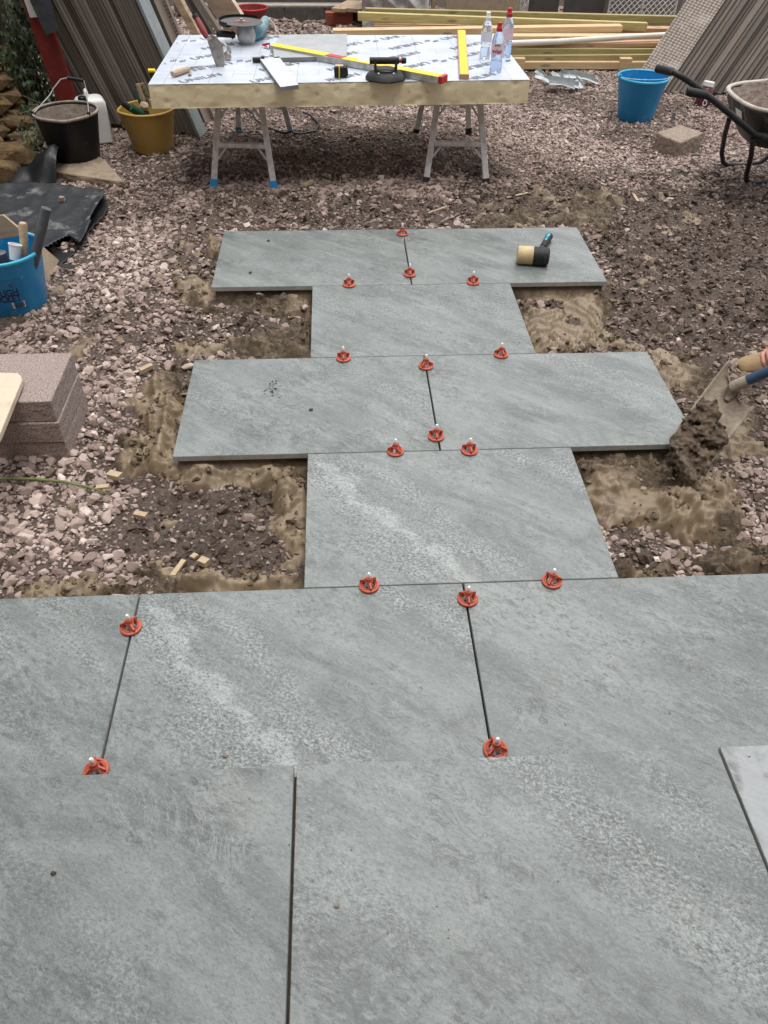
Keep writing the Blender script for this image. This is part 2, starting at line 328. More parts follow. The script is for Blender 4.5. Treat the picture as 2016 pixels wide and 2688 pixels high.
MORT = [
 (P((415,525),(475,505),(460,600),(462,640),(400,645),(380,615)), 0.035),
 (P((385,640),(462,628),(672,632),(672,772),(415,775),(385,745),(470,728),(600,715),(640,680),(640,665),(480,668),(430,672)), 0.03),
 (P((318,850),(350,830),(402,802),(385,900),(372,992),(330,985),(300,950),(325,905)), 0.035),
 (P((290,985),(400,1000),(665,995),(662,1265),(598,1262),(612,1190),(598,1110),(600,1050),(520,1045),(440,1050),(350,1025),(280,1010)), 0.04),
 (P((0,1268),(220,1258),(430,1250),(560,1212),(600,1230),(662,1238),(662,1275),(300,1290),(0,1300)), 0.03),
 (P((1100,612),(1310,610),(1338,640),(1310,660),(1305,740),(1255,755),(1160,765)), 0.028),
 (P((1330,740),(1400,752),(1470,765),(1560,808),(1600,860),(1640,915),(1655,1000),(1575,1008),(1520,990),(1480,900),(1440,830)), 0.025),
 (P((1232,972),(1440,972),(1550,985),(1575,1060),(1580,1100),(1500,1140),(1420,1125),(1372,1115),(1330,1135),(1352,1250),(1330,1255),(1290,1110)), 0.04),
 (P((1340,1240),(1500,1232),(1545,1200),(1665,1190),(1665,1250),(1340,1262)), 0.02),
 (P((1010,462),(1080,430),(1140,418),(1300,415),(1345,450),(1300,500),(1180,498),(1040,492)), 0.03),
 (P((1420,478),(1500,470),(1510,498),(1440,505)), 0.012), (P((1360,570),(1440,560),(1450,600),(1380,610)), 0.01)]
SOIL = [(P((1040,600),(1360,590),(1600,760),(1659,960),(1480,1000),(1200,780)), .85), (P((380,480),(480,480),(470,700),(400,1000),(640,1030),(640,1260),(300,1250),(230,1000),(290,850),(370,760),(350,600)), .8), (P((950,400),(1300,380),(1400,500),(1000,500)), .9),
 (P((1180,440),(1400,390),(1700,440),(1720,600),(1659,760),(1420,760),(1330,650),(1280,540)), 1.0), (P((440,400),(1180,440),(1180,490),(440,500)), .8), (P((1480,1000),(1659,940),(1659,1080),(1600,1090)), .5), (P((1560,700),(1659,720),(1659,960),(1600,900)), .9),
 (P((230,1170),(300,1040),(590,1055),(600,1240),(420,1250),(330,1220)), 1.0),
 (P((1330,1140),(1400,1130),(1430,1200),(1350,1240)), 0.5),
 (P((430,640),(660,650),(650,720),(470,740)), 0.9), (P((1130,640),(1300,650),(1290,740),(1170,745)), 0.9),
 (P((540,320),(980,320),(980,380),(560,380)), 0.6), (P((1150,350),(1659,370),(1659,430),(1150,420)), 0.55),
 (P((150,640),(400,640),(390,700),(300,740),(190,700)), 0.6), (P((340,440),(900,470),(900,500),(300,500)), 0.5),
 (P((230,350),(440,360),(330,480),(260,450)), 0.55), (P((1100,190),(1340,190),(1330,240),(1120,230)), 0.5)]
RECTS = []   # slabs: name, cx, cy, print
SL = [('A1', -.4515, 2.1), ('A2', .4515, 2.1), ('B', 0, 1.5), ('C1', -.4515, .9), ('C2', .4515, .9), ('D', 0, .3),
      ('E0', -1.3545, -.3), ('E1', -.4515, -.3), ('E2', .4515, -.3), ('E3', 1.3545, -.3)]
def soilmask(x, y):
    m = np.zeros(x.shape)
    for poly, w in SOIL: m = np.maximum(m, w*np.clip(0.5+sdpoly(x, y, poly)/0.12+(fbm(x, y, 3, 7)-0.5)*2.2, 0, 1))
    m = np.maximum(m, np.clip((fbm(x, y, 4, 1.6, 5)-0.53)*6, 0, 0.8))
    return m
def slabin(x, y, grow=0.0):
    d = np.full(x.shape, -1e9)
    for n, cx, cy in SL: d = np.maximum(d, np.minimum(0.45-np.abs(x-cx), 0.3-np.abs(y-cy)))
    return d+grow
def ground_h(x, y):
    h = GZ+(fbm(x, y, 4, 1.3)-0.5)*0.05+(fbm(x, y, 3, 9, 3)-0.5)*0.02
    sm_ = soilmask(x, y); h = h+sm_*(0.012+(fbm(x, y, 4, 13, 71)-0.5)*0.075+(fbm(x, y, 2, 50, 31)-0.5)*0.012)
    s = slabin(x, y); return np.where(s > -0.05, np.minimum(h, -0.078), h)
PILE = at(1500, 1085, -0.04)
def mrough(x, y): return np.clip((fbm(x, y, 3, 4.3, 31)-0.53)*9, 0.0, 1)
def mort_h(x, y):
    wob = (fbm(x, y, 3, 8, 11)-0.5)*0.13+(fbm(x, y, 2, 33, 4)-0.5)*0.035
    h = np.full(x.shape, -0.2); g = GZ-0.002
    for poly, th in MORT:
        d = sdpoly(x, y, poly)+wob+.022
        h = np.maximum(h, g-0.03+np.clip((d+0.03)/0.03, 0, 1)*0.03+th*np.clip(d/0.05, 0, 1))
    lump = fbm(x, y, 4, 16, 21); ridge = 1-np.abs(fbm(x+fbm(x, y, 2, 5)*0.2, y, 4, 11, 8)*2-1)
    rough = mrough(x, y)
    rg = 0.09+0.91*rough; sm2 = fbm(x*0.55+fbm(x, y, 2, 4)*0.3, y*1.4, 4, 14, 91); h = h+(lump-0.5)*0.03*rg+(ridge-0.75)*0.06*rg+(sm2-0.5)*0.06*rg
    crumb = fbm(x, y, 2, 60, 13); h = h+(crumb-0.5)*0.016*rough
    q = fbm(x+fbm(x, y, 2, 9, 51)*0.06, y*1.3, 4, 8, 66)*9; fl_ = np.floor(q); fq = q-fl_; h = h+(fl_+np.clip(fq*9-8, 0, 1)-4.5)*0.015
    # stepped trowel marks
    h = h+0.006*np.tanh(np.sin((x*0.8+y*0.6+fbm(x, y, 2, 3)*0.35)*60)*3)*(1-rough)*0.5
    # pile of fresh mortar below the shovel
    r = np.hypot((x-PILE.x)/0.155, (y-PILE.y)/0.135)+(fbm(x, y, 3, 9, 2)-0.5)*0.9
    h = np.maximum(h, GZ-0.02+0.105*np.clip(1.12-r**2, 0, 1)**0.8+(np.abs(fbm(x, y, 4, 19, 9)-0.5)*-0.16+(fbm(x, y, 3, 45, 19)-0.5)*0.03+0.01)*np.clip(1.6-r, 0, 1))
    s = slabin(x, y, 0)
    gt = np.clip((fbm(x, y, 2, 5, 55)-0.4)*6, 0, 1); jig = (fbm(x, y, 3, 12, 95)-0.5)*0.05
    for k_, (dd_, hh_, ww_) in enumerate(((0.075, 0.022, 0.016), (0.135, 0.016, 0.012))): h = h+hh_*np.exp(-((-s+jig-dd_)/ww_)**2)*gt*(h > GZ-0.01)
    bed = -0.0215
    h = np.where(s > 0.012, bed, np.where(s > -0.009, np.minimum(h, -0.06), np.minimum(h, -0.022+0.1*np.clip((-s-0.02)/0.1, 0, 1))))
    return h

def grid_mesh(name, xs, ys, H, keep=None, attrs=None):
    nx, ny = len(xs), len(ys); X, Y = np.meshgrid(xs, ys)
    co = np.stack([X, Y, H], -1).reshape(-1, 3); I = np.arange(nx*ny).reshape(ny, nx)
    q = np.stack([I[:-1, :-1], I[:-1, 1:], I[1:, 1:], I[1:, :-1]], -1).reshape(-1, 4)
    if keep is not None:
        kv = keep.reshape(-1); kf = kv[q].any(1); q = q[kf]
        used = np.zeros(len(co), bool); used[q.reshape(-1)] = True; mp = np.cumsum(used)-1; co = co[used]; q = mp[q]
        if attrs: attrs = {k: v.reshape(-1)[used] for k, v in attrs.items()}
    return raw_mesh(name, co, q, attrs)
def raw_mesh(name, co, q, attrs=None, smooth=True):
    me = bpy.data.meshes.new(name); nf, k = q.shape
    me.vertices.add(len(co)); me.vertices.foreach_set('co', np.ascontiguousarray(co, dtype=np.float32).reshape(-1))
    me.loops.add(nf*k); me.loops.foreach_set('vertex_index', np.ascontiguousarray(q, dtype=np.int32).reshape(-1))
    me.polygons.add(nf); me.polygons.foreach_set('loop_start', np.arange(0, nf*k, k, dtype=np.int32))
    me.polygons.foreach_set('use_smooth', np.full(nf, smooth))
    for a, v in (attrs or {}).items():
        at_ = me.attributes.new(a, 'FLOAT', 'POINT'); at_.data.foreach_set('value', np.ascontiguousarray(v, dtype=np.float32).reshape(-1))
    me.update(); return me
def link(name, me, mat, **k):
    me.materials.append(M[mat] if isinstance(mat, str) else mat); o = bpy.data.objects.new(name, me); SC.collection.objects.link(o); return o

# ------------------------------------------------------------------ ground
def soil_mat():
    m, t, b = new_mat('soil'); B = NB(t); tc = B.n('ShaderNodeTexCoord').outputs['Object']
    n1 = B.noise(tc, 5, 5); n2 = B.noise(tc, 70, 8, 0.75); n3 = B.noise(tc, 320, 3, 0.7)
    c = B.ramp(n1, [(0.35, (0.055, 0.037, 0.028)), (0.65, (0.105, 0.076, 0.058))])
    c = B.mix(B.ramp(n2, [(0.45, 0.0), (0.62, 1.0)]), c, (0.16, 0.12, 0.097))
    c = B.mix(B.ramp(n2, [(0.3, 1.0), (0.44, 0.0)]), c, (0.035, 0.024, 0.02))
    c = B.mix(B.ramp(n3, [(0.6, 0.0), (0.68, 1.0)]), c, (0.34, 0.28, 0.25))
    B.lk(c, b.inputs['Base Color']); b.inputs['Roughness'].default_value = 0.9
    h = B.math('ADD', B.math('MULTIPLY', n2, 1.0), B.math('MULTIPLY', n3, 0.35)); B.bump(h, 1.0, 0.014, b); return m
def axis(a, b, s0, far, g=1.35):
    v = list(np.arange(a, b, s0)); st = s0; e = v[-1]
    while e < far: st *= g; e += st; v.append(e)
    st = s0; e = v[0]
    while e > -far: st *= g; e -= st; v.insert(0, e)
    return np.array(v)
gx = axis(-3.2, 3.4, 0.014, 60); gy = axis(-0.7, 8.8, 0.016, 60)
X, Y = np.meshgrid(gx, gy)
near = np.clip(1-(np.maximum(np.abs(X)-3.2, 0)+np.maximum(Y-8.5, 0)+np.maximum(-0.6-Y, 0)), 0, 1)
H = np.where(near > 0, ground_h(X, Y), GZ)
g = link('ground', grid_mesh('ground', gx, gy, H), soil_mat()); g['kind'] = 'structure'

# ------------------------------------------------------------------ mortar
def mortar_mat():
    m, t, b = new_mat('wet_mortar'); B = NB(t); tc = B.n('ShaderNodeTexCoord').outputs['Object']; rg = B.n('ShaderNodeAttribute', attribute_name='rough').outputs['Fac']
    n1 = B.noise(tc, 9, 6, 0.65, 0.4); n2 = B.noise(tc, 38, 8, 0.72); n3 = B.noise(tc, 420, 3, 0.7)
    c = B.ramp(n1, [(0.32, (0.15, 0.107, 0.064)), (0.5, (0.205, 0.151, 0.092)), (0.68, (0.26, 0.198, 0.127))])
    dk = B.ramp(n1, [(0.36, (0.05, 0.033, 0.02)), (0.62, (0.12, 0.085, 0.053))])
    c = B.mix(B.math('MULTIPLY', B.ramp(n2, [(0.44, 1.0), (0.58, 0.1)]), rg), c, dk)
    c = B.mix(B.math('MULTIPLY', B.ramp(n3, [(0.56, 0.0), (0.7, 1.0)]), 0.2), c, (0.27, 0.205, 0.135))
    c = B.mix(B.math('MULTIPLY', B.ramp(n3, [(0.3, 1.0), (0.42, 0.0)]), 0.25), c, (0.1, 0.07, 0.045))
    B.lk(c, b.inputs['Base Color']); b.inputs['Roughness'].default_value = 0.42
    h = B.math('ADD', B.math('MULTIPLY', n2, B.math('ADD', B.math('MULTIPLY', rg, 1.1), 0.03)), B.math('MULTIPLY', n3, 0.06)); B.bump(h, 1.0, 0.02, b); return m
M['mortar'] = mortar_mat()
M['crumbm'] = pm('mortar_crumb', (0.18, 0.13, 0.083), (0.08, 0.055, 0.034), 45, 0.8, 0.8, 120, 0.003)
M['shademortar'] = pm('shaded_wet_mortar', (0.135, 0.094, 0.057), (0.04, 0.026, 0.016), 45, 0.7, 0.9, 120, 0.004)  # darker mortar copy, shadow of the falling clump put into its colour
mx = np.arange(-1.7, 2.05, 0.0055); my = np.arange(-0.1, 3.2, 0.0055)
X, Y = np.meshgrid(mx, my); MH = mort_h(X, Y); GH = ground_h(X, Y)
inside = slabin(X, Y) > 0.01
keep = (MH > GH-0.004) | inside; MR = mrough(X, Y)
o = link('mortar', grid_mesh('mortar', mx, my, MH, keep, {'rough': MR}), 'mortar')
tag(o, 'wet tan mortar bed smeared on the gravel around the slabs', kind='stuff')

# ------------------------------------------------------------------ gravel
def stone_mat():
    m, t, b = new_mat('gravel_stone'); B = NB(t); tc = B.n('ShaderNodeTexCoord').outputs['Object']
    a = B.n('ShaderNodeAttribute', attribute_name='tone').outputs['Fac']; d = B.n('ShaderNodeAttribute', attribute_name='dirt').outputs['Fac']
    c = B.ramp(a, [(0.0, (0.12, 0.082, 0.068)), (0.3, (0.255, 0.185, 0.160)), (0.55, (0.355, 0.270, 0.236)), (0.8, (0.47, 0.372, 0.330)), (1.0, (0.66, 0.56, 0.505))])
    n2 = B.noise(tc, 90, 5, 0.7)
    c = B.mix(B.ramp(n2, [(0.45, 0.0), (0.75, 0.6)]), c, (0.28, 0.215, 0.18))
    dd = B.math('MULTIPLY', B.ramp(B.noise(tc, 60, 4, 0.7), [(0.3, 0.35), (0.6, 1.0)]), d, clamp=True)
    c = B.mix(dd, c, (0.15, 0.108, 0.08)); B.lk(c, b.inputs['Base Color']); b.inputs['Roughness'].default_value = 0.85
    B.bump(n2, 0.5, 0.003, b); return m
rs = np.random.RandomState(11)
protos = []
for k in range(28):
    bm = bmesh.new(); n = 15 if k % 2 else 20
    for _ in range(n):
        v = Vector(rs.normal(size=3)); v.normalize(); v *= rs.uniform(0.88, 1.1)
        bm.verts.new((v.x, v.y*rs.uniform(0.9, 1.1), v.z))
    bmesh.ops.convex_hull(bm, input=bm.verts)
    bmesh.ops.delete(bm, geom=[q for q in bm.verts if not q.link_faces], context='VERTS')
    bmesh.ops.triangulate(bm, faces=bm.faces); bm.verts.index_update()
    protos.append((np.array([v.co[:] for v in bm.verts]), np.array([[v.index for v in f.verts] for f in bm.faces]))); bm.free()
def scatter(n, x0, x1, y0, y1, r0, r1, sparse=0.75, big=0.0):
    x = rs.uniform(x0, x1, n); y = rs.uniform(y0, y1, n)
    # only where the photo could see
    dx, dy, dz = x-CP[0], y-CP[1], GZ-CP[2]
    dep = dx*_f[0]+dy*_f[1]+dz*_f[2]; px = 0.5+FPX/2016*(dx*R_[0]+dy*R_[1]+dz*R_[2])/dep
    ok = (px > -0.3) & (px < 1.3)
    s = soilmask(x, y); ok &= rs.rand(n) > s*sparse
    gh = ground_h(x, y); mh = mort_h(x, y); sd = slabin(x, y)
    ok &= (sd < -0.022) & (y > -0.0)
    inm = mh > gh+0.004
    ok &= (~inm) | (rs.rand(n) < 0.012)
    x, y, s, gh, mh, inm = x[ok], y[ok], s[ok], gh[ok], mh[ok], inm[ok]; n = len(x)
    r = r0*(r1/r0)**(rs.rand(n)**1.3)
    z = np.where(inm, mh-r*0.1, gh+r*(0.05+0.45*rs.rand(n)))
    tone = np.clip(0.5+rs.normal(size=n)*0.22+(fbm(x, y, 3, 2.2, 40)-0.5)*0.5, 0, 1)
    dirt = np.clip(s*0.75+rs.rand(n)*0.45-0.2+inm*0.2+(fbm(x, y, 3, 3.5, 60)-0.5)*0.9, 0, 1)
    dirt = np.clip(dirt-0.12*(x < 0.5)-0.08, 0, 1)
    return x, y, z, r, tone, dirt
sets = [scatter(76000, -3.1, 3.4, 0.0, 6.3, 0.0075, 0.0175, 0.9), scatter(60000, -1.9, 2.1, 0.0, 3.3, 0.0035, 0.0085, 0.6),
        scatter(5000, -1.9, 2.1, 0.0, 3.3, 0.018, 0.026, 0.95), scatter(16000, -3, 3, 6.0, 8.3, 0.013, 0.028, 0.5), scatter(60000, -3, 3.2, 3.0, 6.3, 0.005, 0.011, 0.6)]
x, y, z, r, tone, dirt = [np.concatenate(a) for a in zip(*sets)]
pid = rs.randint(0, len(protos), len(x)); VC, FC, TC, DC = [], [], [], []; off = 0
for k, (pv, pf) in enumerate(protos):
    ii = np.where(pid == k)[0]; n = len(ii)
    sc = np.stack([r[ii]*rs.uniform(0.9, 1.35, n), r[ii]*rs.uniform(0.75, 1.05, n), r[ii]*rs.uniform(0.45, 0.8, n)], -1)
    q = rs.normal(size=(n, 4)); q[:, 1:3] *= 0.22; q /= np.linalg.norm(q, axis=1)[:, None]
    w, a, b_, c = q.T
    Rm = np.stack([1-2*(b_*b_+c*c), 2*(a*b_-c*w), 2*(a*c+b_*w), 2*(a*b_+c*w), 1-2*(a*a+c*c), 2*(b_*c-a*w), 2*(a*c-b_*w), 2*(b_*c+a*w), 1-2*(a*a+b_*b_)], -1).reshape(n, 3, 3)
    v = np.einsum('nij,nkj->nki', Rm, pv[None]*sc[:, None, :])+np.stack([x[ii], y[ii], z[ii]], -1)[:, None, :]
    VC.append(v.reshape(-1, 3)); FC.append((pf[None]+(np.arange(n)*len(pv))[:, None, None]+off).reshape(-1, 3)); off += n*len(pv)
    TC.append(np.repeat(tone[ii], len(pv))); DC.append(np.repeat(dirt[ii], len(pv)))
me = raw_mesh('gravel', np.concatenate(VC), np.concatenate(FC), {'tone': np.concatenate(TC), 'dirt': np.concatenate(DC)}, smooth=False)
tag(link('gravel', me, stone_mat()), 'pinkish grey angular gravel covering the yard', kind='stuff')

# soil crumbs and mortar crumbs
def crumbs(name, label, pts, mat, seed):
    R = np.random.RandomState(seed); VC, FC = [], []; off = 0
    for (x, y, z, r) in pts:
        pv, pf = protos[R.randint(len(protos))]; v = pv*r*R.uniform(0.6, 1.2, 3)+np.array([x, y, z])+R.normal(size=pv.shape)*r*0.22
        VC.append(v); FC.append(pf+off); off += len(pv)
    me = raw_mesh(name, np.concatenate(VC), np.concatenate(FC), smooth=False); tag(link(name, me, mat), label, kind='stuff')
cp = []
for _ in range(34000):
    x, y = rs.uniform(-1.7, 2.3), rs.uniform(0, 3.3); cp.append((x, y))
cp = np.array(cp); mh = mort_h(cp[:, 0], cp[:, 1]); gh = ground_h(cp[:, 0], cp[:, 1]); sd = slabin(cp[:, 0], cp[:, 1])
dd = np.full(len(cp), -1.0)
for poly, th in MORT: dd = np.maximum(dd, sdpoly(cp[:, 0], cp[:, 1], poly))
ok = (sd < -0.015) & (dd > -0.07) & (rs.rand(len(cp)) < np.where(np.abs(dd) < 0.05, 0.55, 0.12)) & (fbm(cp[:, 0], cp[:, 1], 3, 8, 77) > 0.45)
crumbs('mortar_crumbs', 'tan mortar crumbs scattered at the edges of the bed', [(a, b, max(c, d)+0.002, 0.003+0.016*rs.rand()**3.4) for (a, b), c, d in zip(cp[ok], mh[ok], gh[ok])], 'crumbm', 5)
sp = np.stack([rs.uniform(-1.9, 2.6, 30000), rs.uniform(0, 3.4, 30000)], -1); sm = soilmask(sp[:, 0], sp[:, 1]); sd = slabin(sp[:, 0], sp[:, 1])
gh = ground_h(sp[:, 0], sp[:, 1]); ok = (sd < -0.02) & (rs.rand(len(sp)) < sm*0.8) & (mort_h(sp[:, 0], sp[:, 1]) < gh+.004)
crumbs('soil_clods', 'dark brown soil clods lying among the gravel', [(a, b, c-0.001, 0.003+0.017*rs.rand()**2.6) for (a, b), c in zip(sp[ok], gh[ok])], 'clod', 6)

# ------------------------------------------------------------------ paving slabs
def slab_mat():
    m, t, b = new_mat('grey_porcelain_slab'); B = NB(t)
    uv = B.n('ShaderNodeUVMap', uv_map='print').outputs[0]
    def mp(deg, sx, sy=1.0):   # stretched along a direction of the print
        x = B.n('ShaderNodeMapping', vector_type='TEXTURE'); x.inputs['Rotation'].default_value = (0, 0, radians(deg)); x.inputs['Scale'].default_value = (sx, sy, 1); B.lk(uv, x.inputs['Vector']); return x.outputs[0]
    A = lambda nme: B.n('ShaderNodeAttribute', attribute_name=nme).outputs['Fac']
    mul = lambda a, b_: B.math('MULTIPLY', a, b_)
    diag = mp(-38, 3.2); d2 = mp(-36, 4.5); d3 = mp(-33, 1.8)
    big = B.noise(diag, 5.0, 5, 0.62, 0.8); mid = B.noise(d2, 26, 8, 0.7, 0.5); cloud = B.noise(mp(-35, 1.8), 4.2, 6, 0.7, 1.6); mot = B.noise(d3, 62, 6, 0.75, 0.5)
    fine = B.noise(d3, 190, 5, 0.8, 0.4); grit = B.noise(uv, 420, 3, 0.8)
    c = B.ramp(big, [(0.33, (0.098, 0.117, 0.112)), (0.5, (0.150, 0.171, 0.164)), (0.67, (0.215, 0.241, 0.232))])
    c = B.mix(mul(B.ramp(cloud, [(0.5, 0.0), (0.66, 1.0)]), 0.7), c, (0.218, 0.239, 0.234))
    c = B.mix(mul(B.ramp(cloud, [(0.32, 1.0), (0.47, 0.0)]), 0.6), c, (0.077, 0.088, 0.085))
    md_ = B.ramp(B.noise(mp(-34, 2.2), 3.4, 5, 0.65, 1.2), [(0.44, 0.05), (0.62, 0.9)])   # where the print is busy
    c = B.mix(mul(B.ramp(mid, [(0.52, 0.0), (0.66, 1.0)]), 0.5), c, (0.260, 0.284, 0.277))
    c = B.mix(mul(B.ramp(mid, [(0.34, 1.0), (0.47, 0.0)]), 0.4), c, (0.071, 0.081, 0.078))
    c = B.mix(mul(B.ramp(mot, [(0.38, 1.0), (0.48, 0.0)]), md_), c, (0.063, 0.071, 0.069))
    c = B.mix(mul(mul(B.ramp(mot, [(0.55, 0.0), (0.63, 1.0)]), md_), 0.7), c, (0.269, 0.290, 0.286))
    c = B.mix(mul(B.ramp(fine, [(0.36, 1.0), (0.47, 0.0)]), 0.6), c, (0.059, 0.067, 0.065))
    c = B.mix(mul(B.ramp(fine, [(0.54, 0.0), (0.64, 1.0)]), 0.45), c, (0.286, 0.307, 0.302))
    c = B.mix(mul(B.ramp(grit, [(0.38, 1.0), (0.48, 0.0)]), 0.4), c, (0.063, 0.071, 0.069))
    # broken crack-like lines in the print
    rid = B.math('ABSOLUTE', B.math('SUBTRACT', B.noise(mp(-36, 2.4), 8, 8, 0.72, 1.4), 0.5))
    gate = B.ramp(B.noise(uv, 4.0, 4, 0.6), [(0.48, 0.0), (0.62, 1.0)])
    c = B.mix(mul(mul(B.ramp(rid, [(0.0, 1.0), (0.018, 0.0)]), gate), 0.85), c, (0.042, 0.046, 0.046))
    rid3 = B.math('ABSOLUTE', B.math('SUBTRACT', B.noise(mp(-40, 2.0), 19, 7, 0.72, 1.2), 0.5))
    gate3 = B.ramp(B.noise(mp(-30, 1.5), 5.5, 4, 0.6), [(0.5, 0.0), (0.6, 1.0)])
    c = B.mix(mul(mul(B.ramp(rid3, [(0.0, 1.0), (0.022, 0.0)]), gate3), 0.8), c, (0.045, 0.05, 0.048))
    rid2 = B.math('ABSOLUTE', B.math('SUBTRACT', B.noise(mp(-42, 2.0), 6, 8, 0.75, 2.0), 0.52))
    c = B.mix(mul(mul(B.ramp(rid2, [(0.0, 1.0), (0.02, 0.0)]), gate), 0.45), c, (0.336, 0.361, 0.353))
    # natural speckled drifts anywhere, plus the placed pale vein, speckled band and dark patch
    nv = B.noise(d3, 14, 8, 0.78, 0.8); ns = B.noise(mp(-25, 1.4), 155, 6, 0.8, 0.6)
    nvb = B.math('ADD', mul(A('vein'), 1.1), mul(B.math('SUBTRACT', nv, 0.5), 3.4))
    vm = mul(B.ramp(nvb, [(0.44, 0.0), (0.85, 1.0)]), B.ramp(A('vein'), [(0.05, 0.0), (0.6, 1.0)]))
    c = B.mix(mul(vm, mul(B.ramp(B.noise(uv, 22, 5, 0.7), [(0.38, 0.25), (0.6, 1.0)]), 0.72)), c, (0.325, 0.36, 0.352))
    drift = mul(B.ramp(B.noise(diag, 2.6, 4, 0.6, 1.0), [(0.52, 0.0), (0.66, 0.8)]), 1.0)
    sb = B.math('MAXIMUM', B.math('ADD', A('speck'), mul(mul(B.math('SUBTRACT', nv, 0.5), 3.0), A('speck')), clamp=True), drift)
    c = B.mix(mul(mul(B.ramp(ns, [(0.51, 0.0), (0.57, 1.0)]), sb), 0.8), c, (0.336, 0.361, 0.353))
    c = B.mix(mul(mul(B.ramp(ns, [(0.40, 1.0), (0.46, 0.0)]), sb), 0.95), c, (0.042, 0.046, 0.046))
    db = B.math('MULTIPLY', A('dark'), B.ramp(ns, [(0.42, 0.2), (0.56, 1.0)]), clamp=True)
    c = B.mix(mul(db, 0.6), c, (0.050, 0.055, 0.050))
    fr = B.math('ADD', A('frost'), mul(B.math('SUBTRACT', B.noise(uv, 9, 4, 0.55, 1.8), 0.5), 2.2))
    c = B.mix(mul(B.ramp(fr, [(0.3, 0.0), (0.8, 1.0)]), mul(B.ramp(A('frost'), [(0.02, 0.0), (0.3, 1.0)]), 0.6)), c, (0.386, 0.403, 0.420))
    c = B.mix(B.ramp(B.noise(uv, 4, 7, 0.7, 0.3), [(0.56, 0.0), (0.8, 0.22)]), c, (0.235, 0.214, 0.181))
    B.lk(c, b.inputs['Base Color'])
    B.lk(B.ramp(mid, [(0.35, 0.3), (0.65, 0.45)]), b.inputs['Roughness']); b.inputs['Specular IOR Level'].default_value = 0.55
    B.bump(B.math('ADD', mid, B.math('MULTIPLY', fine, 0.6)), 0.45, 0.0022, b); return m
M['slab'] = slab_mat()
PR = {  # print: u,v in 0..1 from the far left corner; (attribute, polyline, width, strength)
 1: [('vein', [(.10, .10), (.17, .38), (.27, .58), (.36, .72), (.45, .88), (.52, 1.02)], .042, .95), ('speck', [(.04, .1), (.14, .4), (.28, .7), (.42, .9)], .09, 1.2),
     ('speck', [(.12, .08), (.3, .2), (.42, .45), (.52, .75), (.66, .9)], .06, .9), ('speck', [(.70, -.02), (.84, .10), (.93, .17), (1.0, .34)], .03, 1.5),
     ('vein', [(.72, .02), (.86, .13), (.97, .26)], .012, .5), ('dark', [(.9, .74), (.96, .73)], .03, 1.0), ('dark', [(.1, .5), (.14, .56)], .05, .35), ('vein', [(.12, .16), (.16, .12)], .008, .5)],
 2: [('speck', [(.5, .0), (.75, .22), (1.0, .55)], .07, .8), ('vein', [(.72, .3), (.9, .5), (1.0, .72)], .02, .4), ('speck', [(.55, .3), (.8, .5), (.98, .75)], .05, .5)],
 3: [('speck', [(.5, .0), (.62, .2), (.78, .5), (.95, .75), (1.05, .95)], .085, 1.0), ('vein', [(.7, .42), (.85, .6), (1.0, .8)], .03, .45), ('speck', [(.78, .05), (.9, .3), (.98, .42)], .05, .7), ('dark', [(.6, .3), (.75, .48)], .04, .3),
     ('speck', [(.0, .15), (.2, .5)], .05, .4)],
 4: [('speck', [(.15, .2), (.45, .3), (.7, .6)], .06, .45), ('dark', [(.2, .3), (.5, .35)], .08, .25), ('vein', [(.3, .25), (.42, .35), (.6, .7)], .015, .25)],
 5: [('speck', [(.35, .35), (.7, .55), (.9, .8)], .05, .4), ('vein', [(.6, .5), (.75, .58), (.92, .62)], .012, .35), ('dark', [(.55, .5), (.6, .58)], .03, .35)],
 6: [('frost', [(.04, .06), (.02, 1.0)], .05, 1.0), ('frost', [(.05, .05), (.4, .12), (.8, .5)], .09, .9), ('frost', [(.1, .4), (.35, .95)], .10, .75)]}
M['pale'] = pm('porcelain_side', (0.42, 0.42, 0.4), (0.3, 0.3, 0.285), 30, 0.75, 0.1, dirt=0.3)
